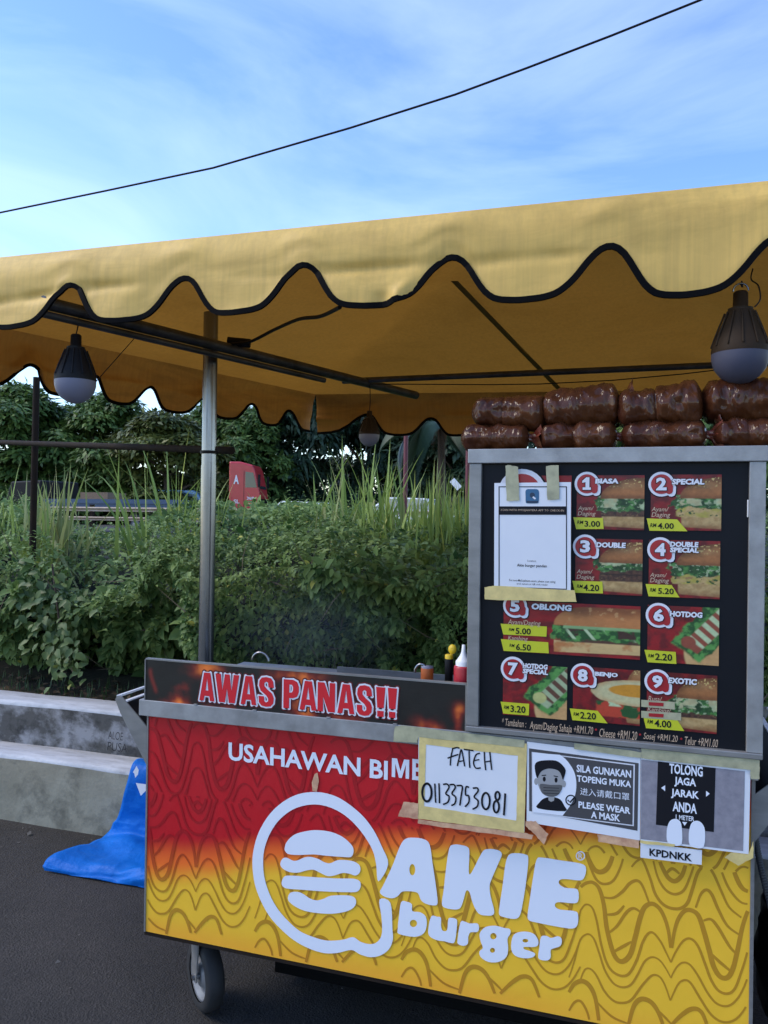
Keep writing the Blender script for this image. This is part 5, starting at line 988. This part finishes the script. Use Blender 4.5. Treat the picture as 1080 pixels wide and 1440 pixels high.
clump('thick grass in front of the thin red post', 582, 3.6, 640, 30, .12, .22, .018, 23, 'grass_pale', .35, .6)
clump('short feathery grass between the lorry and the tall stems', 412, 3.7, 672, 26, .16, .3, .014, 24, 'grass', .4, .6)
clump('low grass tuft at the left edge below the hanging black bulb', 38, 2.7, 668, 26, .12, .25, .015, 25, 'grass', .3, .6)
# --- leaf litter and weeds on the strip of soil behind the wall
n = 2600; x = rng.uniform(-6, 2, n); y = rng.uniform(1.5, 2.1, n); a = rng.uniform(0, 6.28, n); D = np.stack([np.cos(a), np.sin(a), rng.normal(.1, .25, n)], 1); L_ = rng.uniform(.02, .055, n)
V1, F1, C1 = leaves(np.stack([x, y, terr(x, y)+.012+rng.exponential(.012, n)], 1), D, np.stack([rng.normal(0, .4, n), rng.normal(-.2, .4, n), np.ones(n)], 1), L_, L_*.5, rng.random(n)*.9, 'quad')
M['litter'] = leaf_mat('dry_leaf', (.045, .03, .018), (.15, .10, .055), .8, .1)
tag(np_mesh('leaf_litter', V1, F1, M['litter'], None, C1), 'brown dry leaves lying on the soil between wall and thicket', 'leaf litter', kind='stuff')
n = 1400; x = rng.uniform(-6, 2, n); y = rng.uniform(1.52, 2.1, n); a = rng.uniform(0, 6.28, n); D = np.stack([np.cos(a)*.5, np.sin(a)*.5, np.ones(n)], 1); L_ = rng.uniform(.03, .09, n)
V1, F1, C1 = leaves(np.stack([x, y, terr(x, y)], 1), D, np.stack([np.cos(a), np.sin(a), np.full(n, .2)], 1), L_, L_*.1, rng.random(n)*.6, 'quad')
tag(np_mesh('low_weeds', V1, F1, M['vine'], None, C1), 'thin low weeds on the soil strip behind the wall', 'weeds', kind='stuff')
n = 900; x = rng.uniform(-3.5, 2.2, n); y = np.where(rng.random(n) < .45, 1.1-rng.exponential(.10, n), rng.uniform(-1.4, 1.05, n)); a = rng.uniform(0, 6.28, n); L_ = rng.uniform(.004, .012, n)*np.where(rng.random(n) < .06, 2.4, 1)
V1, F1, C1 = leaves(np.stack([x, y, .002+rng.exponential(.002, n)], 1), np.stack([np.cos(a), np.sin(a), rng.normal(.1, .3, n)], 1), np.stack([rng.normal(0, .4, n), rng.normal(0, .4, n), np.ones(n)], 1), L_, L_*.8, rng.random(n)*.9, 'quad')
M['grit'] = leaf_mat('pale_grit', (.05, .045, .04), (.17, .16, .145), .9, 0)
tag(np_mesh('grit', V1, F1, M['grit'], None, C1), 'small pale grit and leaf bits scattered on the asphalt', 'grit', kind='stuff')
# --- trees beyond the road
def crown(seed, R=4.2, H=9.0, z0=.4, nb=48, nl=20000, droop=.5, ls=(.36, .66)):
    r = np.random.default_rng(seed); u = r.random(nb); ang = r.uniform(0, 6.28, nb); zz = z0+(H-z0)*u; prof = np.sin(np.clip((u*.86+.14), 0, 1)*math.pi)**.6
    rr = R*prof*r.uniform(.35, .85, nb); cc = np.stack([rr*np.cos(ang), rr*np.sin(ang), zz], 1); cr_ = r.uniform(.8, 1.6, nb)*R/4.2
    b = r.integers(0, nb, nl); v = unit(r.normal(0, 1, (nl, 3))); v[:, 2] = np.where(v[:, 2] < -.3, -v[:, 2], v[:, 2]); P = cc[b]+v*cr_[b][:, None]*np.array([1, 1, .8])*r.uniform(.75, 1.08, (nl, 1))
    D = unit(v*np.array([1, 1, .2])+r.normal(0, .45, (nl, 3))-np.array([0, 0, droop])); L_ = r.uniform(*ls, nl); bt_ = r.normal(0, .1, nb)
    return leaves(P, D, v+np.array([0, 0, .5]), L_, L_*r.uniform(.3, .5, nl), np.clip(.42+bt_[b]+.18*v[:, 2]*0+r.normal(0, .2, nl), 0, .95), 'quad')
def make_tree(seed, m, **k):
    o = empty('tree'); V, F, C = crown(seed, **k); np_mesh('crown', V, F, M[m], o, C); t = MB(); H = k.get('H', 9.0); r = np.random.default_rng(seed)
    t.tube([(0, 0, -.2), (.1, .05, H*.2), (.0, -.1, H*.45), (.15, .1, H*.75)], [.32, .26, .2, .08], M['bark'], 10)
    for i in range(5):
        a = r.uniform(0, 6.28); z = H*r.uniform(.2, .5); t.tube([(0, 0, z), (math.cos(a)*1.2, math.sin(a)*1.2, z+1.1), (math.cos(a)*2.4, math.sin(a)*2.4, z+1.9)], [.14, .1, .04], M['bark'], 7)
    t.build('trunk', o); return o
protos = [make_tree(11, 'tree'), make_tree(12, 'tree_olive'), make_tree(13, 'tree_dark', nb=58, nl=22000), make_tree(14, 'tree', nb=40, R=3.8)]
used = set()
for i, (px, D_, ytop, k, sx, lbl) in enumerate((
    (-120, 54, 540, 0, 1.1, 'broad green tree out at the far left edge'), (15, 50, 540, 3, 1.1, 'mid green tree at the left edge behind the dark post'), (92, 52, 572, 0, .95, 'green tree just right of the dark rear post'),
    (158, 50, 556, 0, 1.0, 'bright green leafy tree left of the olive tinged tree'), (236, 46, 580, 1, .92, 'olive tinged mango like tree left of the tent pole'), (300, 54, 556, 3, .9, 'green tree directly behind the tent pole'),
    (345, 50, 576, 0, .8, 'rounded green tree above the red lorry'), (405, 54, 470, 2, 1.0, 'tall dark tree right of the red lorry'), (520, 60, 470, 2, 1.05, 'tall dark tree behind the small rear bulb'), (590, 56, 470, 2, 1.0, 'tall dark tree between the two red posts'), (660, 52, 500, 2, 1.1, 'dark tree behind the left frame of the menu board'),
    (-260, 58, 520, 0, 1.1, 'wide green tree beyond the left of the picture'), (790, 56, 480, 2, 1.1, 'dark tree behind the bun packs at the menu board middle'), (930, 54, 480, 0, 1.1, 'green tree behind the right hand bun packs'), (1090, 52, 480, 3, 1.1, 'green tree beyond the right end of the cart'))):
    o = protos[k] if k not in used else copy_tree(protos[k]); used.add(k); q = atD(px, 720, D_); top = atD(px, ytop, D_)[2]-.6
    o.location = (q[0], q[1], .6); o.rotation_euler = (0, 0, 1.3*i); o.scale = (sx, sx, top/9.6); tag(o, lbl, 'tree', 'trees beyond the road')
# low dark undergrowth along the far side of the road
n = 16000; x = rng.uniform(-75, 25, n); y = 46+rng.random(n)*4; z = .7+rng.beta(1, 1.4, n)*(2.6+1.5*fbm(x*.15, x*0, 71)); v = unit(np.stack([rng.normal(0, .6, n), -np.abs(rng.normal(.8, .3, n)), rng.normal(.2, .6, n)], 1)); L_ = rng.uniform(.25, .5, n)
V, F, C = leaves(np.stack([x, y, z], 1), v-np.array([0, 0, .4]), v+np.array([0, 0, .5]), L_, L_*.5, np.clip(rng.normal(.35, .2, n), 0, .9), 'quad'); tag(np_mesh('roadside_undergrowth', V, F, M['tree_dark'], None, C), 'dark undergrowth filling the far side of the road below the trees', 'undergrowth', kind='stuff')
# palm with drooping dead frond behind the right scallop
pm = empty('palm_tree', Vector(onY(618, 720, 12.5)*np.array([1, 1, 0])+np.array([0, 0, .6]))); tag(pm, 'drooping palm with one dead brown frond behind the grass near the menu board', 'palm tree')
t = MB(); t.tube([(0, 0, 0), (.05, 0, 1.5), (0, 0, 2.6)], [.1, .08, .06], M['bark'], 8); t.build('trunk', pm)
def frond(a, ln, dr, m, tint):
    n = 110; s = np.linspace(0, 1, n); d = np.array([math.cos(a), math.sin(a)]); ax = np.stack([d[0]*ln*(s-.35*s**3*dr), d[1]*ln*(s-.35*s**3*dr), 2.6+ln*(.55*s-1.1*dr*s**2)], 1); sd_ = np.array([-d[1], d[0], 0]); P = np.repeat(ax, 2, 0); sg = np.tile([1, -1], n)[:, None]
    T = np.repeat(np.gradient(ax, axis=0), 2, 0); D = unit(unit(T)*.5+sd_[None]*sg*.8-np.array([0, 0, .5])); L_ = np.repeat(.42*np.sin(np.clip(s+.08, 0, 1)*math.pi*.95)+.05, 2)*ln/1.6
    return leaves(P, D, np.tile([[0, 0, 1.0]], (2*n, 1)), L_, L_*.05+.008, np.clip(np.full(2*n, tint)+np.random.default_rng(5).normal(0, .12, 2*n), 0, .99), 'quad')
fr = [frond(a, l, d, 0, .5)+(0,) for a, l, d in ((.3, 1.7, 1.2), (2.6, 1.7, 1.1), (4.4, 1.5, 1.3), (5.5, 1.6, 1.0), (1.3, 1.5, .9), (3.4, 1.6, .8))]
V, F, C, mi = join(*fr); np_mesh('fronds', V, F, M['tree_dark'], pm, C)
V, F, C = frond(4.9, 1.0, 1.9, 0, .99); np_mesh('dead_frond', V, F, M['litter'], pm, C)
# ------------------------------------------------------------------ road side: guardrail, posts, vehicles
M['rail'] = mat('weathered_rail', (.42, .34, .27), .6, .0, c2=(.28, .20, .14), nscale=3)
gr_ = empty('guardrail', (-16, 20, .73)); tag(gr_, 'pale weathered guardrail of two horizontal beams beyond the thicket', 'guardrail')
for z0_, z1_ in ((1.22, 1.34), (1.52, 1.66)):
    g = MB(); zz = np.linspace(z0_, z1_, 9); prof = [(.03*math.sin((z-z0_)/(z1_-z0_)*math.pi*2.0), z) for z in zz]
    V = [(x, 20+p_, z) for x in (-34, 2) for p_, z in prof]; V += [(x, 20.015+p_, z) for x in (-34, 2) for p_, z in prof]; k = 9
    g.add(V, [(i, i+1, k+i+1, k+i) for i in range(k-1)]+[(2*k+i, 3*k+i, 3*k+i+1, 2*k+i+1) for i in range(k-1)]+[(0, k, 3*k, 2*k), (k-1, 3*k-1, 4*k-1, 2*k-1)], M['rail']); under(g.build('beam'), gr_)
for i in range(13):
    g = MB(); x = -34+i*3; g.box(x-.06, x+.06, 20.04, 20.16, .55, 1.74, M['darksteel']); under(g.build('post'), gr_)
def vehicle(name, lbl, cat, loc, rz, prof, wd, body, wins, wheels, wr, extra=None, glass='glass'):
    o = empty(name, loc, rz); tag(o, lbl, cat); b = MB(); n = len(prof)
    V = []; 
    for y, ins in ((-wd/2, .06), (-wd/2+.08, 0), (wd/2-.08, 0), (wd/2, .06)):
        cxm = sum(p[0] for p in prof)/n; czm = sum(p[1] for p in prof)/n
        V += [(p[0]+(cxm-p[0])*ins*.5, y, p[1]+(czm-p[1])*ins) for p in prof]
    F = [(r*n+i, r*n+(i+1) % n, (r+1)*n+(i+1) % n, (r+1)*n+i) for r in range(3) for i in range(n)]+[tuple(range(n))[::-1], tuple(range(3*n, 4*n))]
    b.add(V, F, body); b.build('body', o, bevel=.04, recalc=True)
    for poly in wins:
        w_ = MB()
        w_.prism(poly, -wd/2-.012, -wd/2+.03, M[glass]); w_.build('side_window', o, recalc=True)
        w_ = MB(); w_.prism(poly, wd/2-.03, wd/2+.012, M[glass]); w_.build('side_window', o, recalc=True)
    for x in wheels:
        for s in (-1, 1):
            Mx = Matrix.Translation((x, s*(wd/2-.12), wr)) @ Matrix.Rotation(math.pi/2, 4, 'X'); q = MB(); q.lathe([(wr*.62, -.11), (wr*.95, -.11), (wr, -.06), (wr, .06), (wr*.95, .11), (wr*.62, .11)], M['rubber'], 22, Mx); wo_ = q.build('wheel', o)
            q = MB(); q.lathe([(.001, -.09), (wr*.2, -.10), (wr*.6, -.07), (wr*.63, .07), (.001, .09)], M['alu'], 18, Mx); q.build('rim', wo_)
    if extra: extra(o, wd)
    return o
CAR = [(-2.1, .35), (2.1, .35), (2.15, .75), (2.0, .92), (1.15, 1.0), (.55, 1.46), (-1.1, 1.5), (-1.75, 1.05), (-2.1, .98), (-2.15, .6)]
CARW = [[(.50, 1.04), (1.02, 1.04), (.52, 1.40), (.38, 1.42), (.2, 1.04)], [(.12, 1.04), (.30, 1.42), (-.55, 1.44), (-.55, 1.04)], [(-.63, 1.04), (-.63, 1.44), (-1.08, 1.43), (-1.55, 1.08)]]
def lights(o, wd):
    for s in (-1, 1):
        q = MB(); q.box(2.02, 2.16, s*(wd/2-.3)-.18, s*(wd/2-.3)+.18, .70, .84, M['white_plastic']); q.build('headlight', o)
        q = MB(); q.box(-2.14, -2.04, s*(wd/2-.25)-.14, s*(wd/2-.25)+.14, .78, .94, M['paint_red']); q.build('tail_light', o)
    q = MB(); q.prism([(.62, 1.40), (1.10, 1.02), (1.12, 1.04), (.64, 1.42)], -.68, .68, M['glass_pale']); q.build('windscreen', o)
    q = MB(); q.box(2.1, 2.2, -.8, .8, .36, .56, M['black']); q.build('bumper', o)
q = atD(590, 720, 31); vehicle('white_car', 'white car with pale windows passing behind the grass near the menu board', 'car', (q[0], q[1], .74-.02), rad(-3), CAR, 1.75, M['paint_white'], CARW, (-1.3, 1.35), .31, lights, 'glass_pale')
q = atD(441, 720, 33); vehicle('white_car', 'small white car mostly hidden behind the thicket right of the lorry', 'car', (q[0], q[1], .55), 0, CAR, 1.7, M['paint_white'], CARW, (-1.3, 1.35), .31, lights)
VAN = [(-2.3, .4), (2.2, .4), (2.25, .95), (2.0, 1.1), (1.35, 1.95), (1.1, 2.05), (-2.2, 2.05), (-2.3, 1.9)]
q = atD(256, 720, 46); vehicle('blue_van', 'light blue van parked behind the grass left of the tent pole', 'van', (q[0], q[1], .74), rad(4), VAN, 1.8, M['paint_blue'], [[(1.25, 1.25), (1.72, 1.25), (1.3, 1.82), (.75, 1.85), (.75, 1.25)], [(.6, 1.25), (.6, 1.85), (-.5, 1.85), (-.5, 1.25)]], (-1.5, 1.5), .33, None, 'glass_pale')
# flatbed lorry beyond the guardrail
q = atD(140, 720, 30); fl = empty('flatbed_lorry', (q[0]+.6, q[1], .60), math.pi); tag(fl, 'long dark blue flatbed lorry behind the guardrail', 'lorry')
b = MB(); b.box(-3.4, 2.3, -1.1, 1.1, .95, 1.2, M['paint_dblue']); b.box(-3.4, 2.3, -1.14, -1.10, 1.2, 1.36, M['paint_dblue']); b.box(-3.4, 2.3, 1.10, 1.14, 1.2, 1.36, M['paint_dblue']); b.box(-3.4, -3.36, -1.1, 1.1, 1.2, 1.36, M['paint_dblue']); b.build('bed', fl)
b = MB(); b.prism([(2.4, .6), (4.0, .6), (4.05, 1.3), (3.8, 2.0), (2.4, 2.05)], -1.05, 1.05, M['black']); b.build('cab', fl, bevel=.05, recalc=True)
b = MB(); b.prism([(2.8, 1.35), (3.85, 1.35), (3.68, 1.85), (2.8, 1.88)], -1.062, -1.04, M['glass']); b.build('side_window', fl, recalc=True)
b = MB(); b.box(-1.0, .2, -.6, .5, 1.21, 1.62, mat('crate_board', (.22, .15, .10), .8, noise=.4)); o = b.build('crate'); o.location = (q[0]+.6, q[1], .60); tag(o, 'brown crate loaded on the dark blue flatbed lorry', 'crate')
for x in (-2.6, -1.7, 3.2):
    for s in (-1, 1):
        Mx = Matrix.Translation((x, s*.95, .42)) @ Matrix.Rotation(math.pi/2, 4, 'X'); w_ = MB(); w_.lathe([(.25, -.12), (.40, -.12), (.42, -.05), (.42, .05), (.40, .12), (.25, .12)], M['rubber'], 20, Mx); wo_ = w_.build('wheel', fl); w_ = MB(); w_.lathe([(.001, -.08), (.26, -.06), (.26, .06), (.001, .08)], M['alu'], 16, Mx); w_.build('rim', wo_)
# red lorry
LOR = [(-1.05, .75), (1.05, .75), (1.12, 1.6), (1.0, 2.1), (.72, 3.0), (.55, 3.25), (-.3, 3.42), (-1.05, 3.42)]
q = atD(349, 720, 44)
def lorry_bits(o, wd):
    f = -wd/2-.014
    m = MB(); m.prism([(-.02, 1.0), (.0, 1.0), (.0, 2.95), (-.02, 2.95)], f, f+.02, M['black']); m.build('door_gap', o)
    m = MB(); put_text(m, 'A', -.72, -.36, 2.25, 2.72, f-.004, M['white_print'], weight=.03); put_text(m, 'SL', -.70, -.3, 1.25, 1.45, f-.004, M['white_print'], weight=.02); put_text(m, '380', .2, .72, 1.45, 1.6, f-.004, M['white_print'], weight=.02); m.build('door_lettering', o)
    m = MB(); m.box(1.06, 1.16, -1.0, 1.0, .8, 1.5, M['black']); m.build('grille', o)
    m = MB(); m.prism([(.66, 2.98), (1.0, 2.02), (1.03, 2.02), (.70, 2.98)], -.98, .98, M['glass']); m.build('windscreen', o)
    for s in (-1, 1):
        m = MB(); m.box(1.06, 1.17, s*.85-.2, s*.85+.2, .82, 1.05, M['white_plastic']); m.build('headlight', o)
        m = MB(); m.box(.98, 1.12, s*1.30-.06, s*1.30+.1, 2.1, 2.75, M['black']); m.build('mirror', o)
    m = MB(); m.box(-7.5, -1.1, -.45, .45, .75, 1.05, M['black']); m.build('chassis', o)
vehicle('red_lorry', 'red lorry cab with a white letter A on its door right of the tent pole', 'lorry', (q[0], q[1], .74), rad(14), LOR, 2.4, M['paint_red'], [[(.08, 2.08), (.88, 2.08), (.62, 2.85), (.08, 2.9)]], (.2, -5.2, -6.4), .48, lorry_bits).scale = (.8, .85, 1.05)
for px, lbl in ((570.5, 'thin dark red post behind the tall grass under the rear valance'), (658, 'thin dark red post just left of the menu board frame')):
    q = onY(px, 650, 9.5); p = MB(); p.tube([(0, 0, 0), (0, 0, 4.5)], .035, M['post_red'], 10); p.box(-.09, .09, -.09, .09, -.02, .02, M['post_red']); o = p.build('steel_post'); o.location = (q[0], 9.5, .62); tag(o, lbl, 'post')
q = onY(641, 681, 8.0); o = empty('white_board', Vector(q)); tag(o, 'small tilted white board on a stick above the bright grass', 'board'); p = MB(); p.obox((0, 0, 0), (.05, 0, -.055), (.0, .012, 0), (.028, 0, .025), M['white_plastic']); p.build('panel', o); p = MB(); p.tube([(.03, .02, -.02), (.05, .03, -1.2)], .012, M['darksteel'], 6); p.build('stick', o)
# ------------------------------------------------------------------ overhead cable
pts = [onY(x, y, 8.0) for x, y in ((-160, 333), (0, 299), (150, 268), (300, 236), (492, 180), (640, 133), (740, 96), (860, 50), (985, 0), (1140, -68))]
pts = [pts[0]+(pts[0]-pts[1])*12]+pts+[pts[-1]+(pts[-1]-pts[-2])*12]
c = MB(); c.tube(pts, .0145, M['black'], 8); tag(c.build('overhead_cable'), 'black overhead cable slanting across the blue sky', 'cable')
# ------------------------------------------------------------------ thin cooking smoke
sm = bpy.data.materials.new('cooking_smoke'); sm.use_nodes = True; t = sm.node_tree; t.nodes.clear(); ou = nd(t, 'ShaderNodeOutputMaterial'); pv = nd(t, 'ShaderNodeVolumePrincipled', i_Anisotropy=0.2); pv.inputs['Color'].default_value = (.75, .85, .95, 1)
tcn = nd(t, 'ShaderNodeTexCoord'); n1 = nd(t, 'ShaderNodeTexNoise', i_Scale=2.2, i_Detail=3.0, i_Distortion=1.2); gr2 = nd(t, 'ShaderNodeTexGradient', gradient_type='SPHERICAL'); mm = nd(t, 'ShaderNodeMath', operation='MULTIPLY'); m2 = nd(t, 'ShaderNodeMath', operation='MULTIPLY'); m2.inputs[1].default_value = .9
t.links.new(tcn.outputs['Object'], n1.inputs['Vector']); t.links.new(tcn.outputs['Object'], gr2.inputs[0]); t.links.new(n1.outputs['Fac'], mm.inputs[0]); t.links.new(gr2.outputs['Fac'], mm.inputs[1]); t.links.new(mm.outputs[0], m2.inputs[0]); t.links.new(m2.outputs[0], pv.inputs['Density']); t.links.new(pv.outputs[0], ou.inputs['Volume'])
s = MB(); s.lathe([(math.sin(math.pi*i/12), -math.cos(math.pi*i/12)) for i in range(13)], sm, 20); o = s.build('smoke'); o.location = (.33, .42, 1.13); o.scale = (.38, .18, .19); tag(o, 'faint bluish smoke rising from the hot plate behind the banner', 'smoke', kind='stuff')
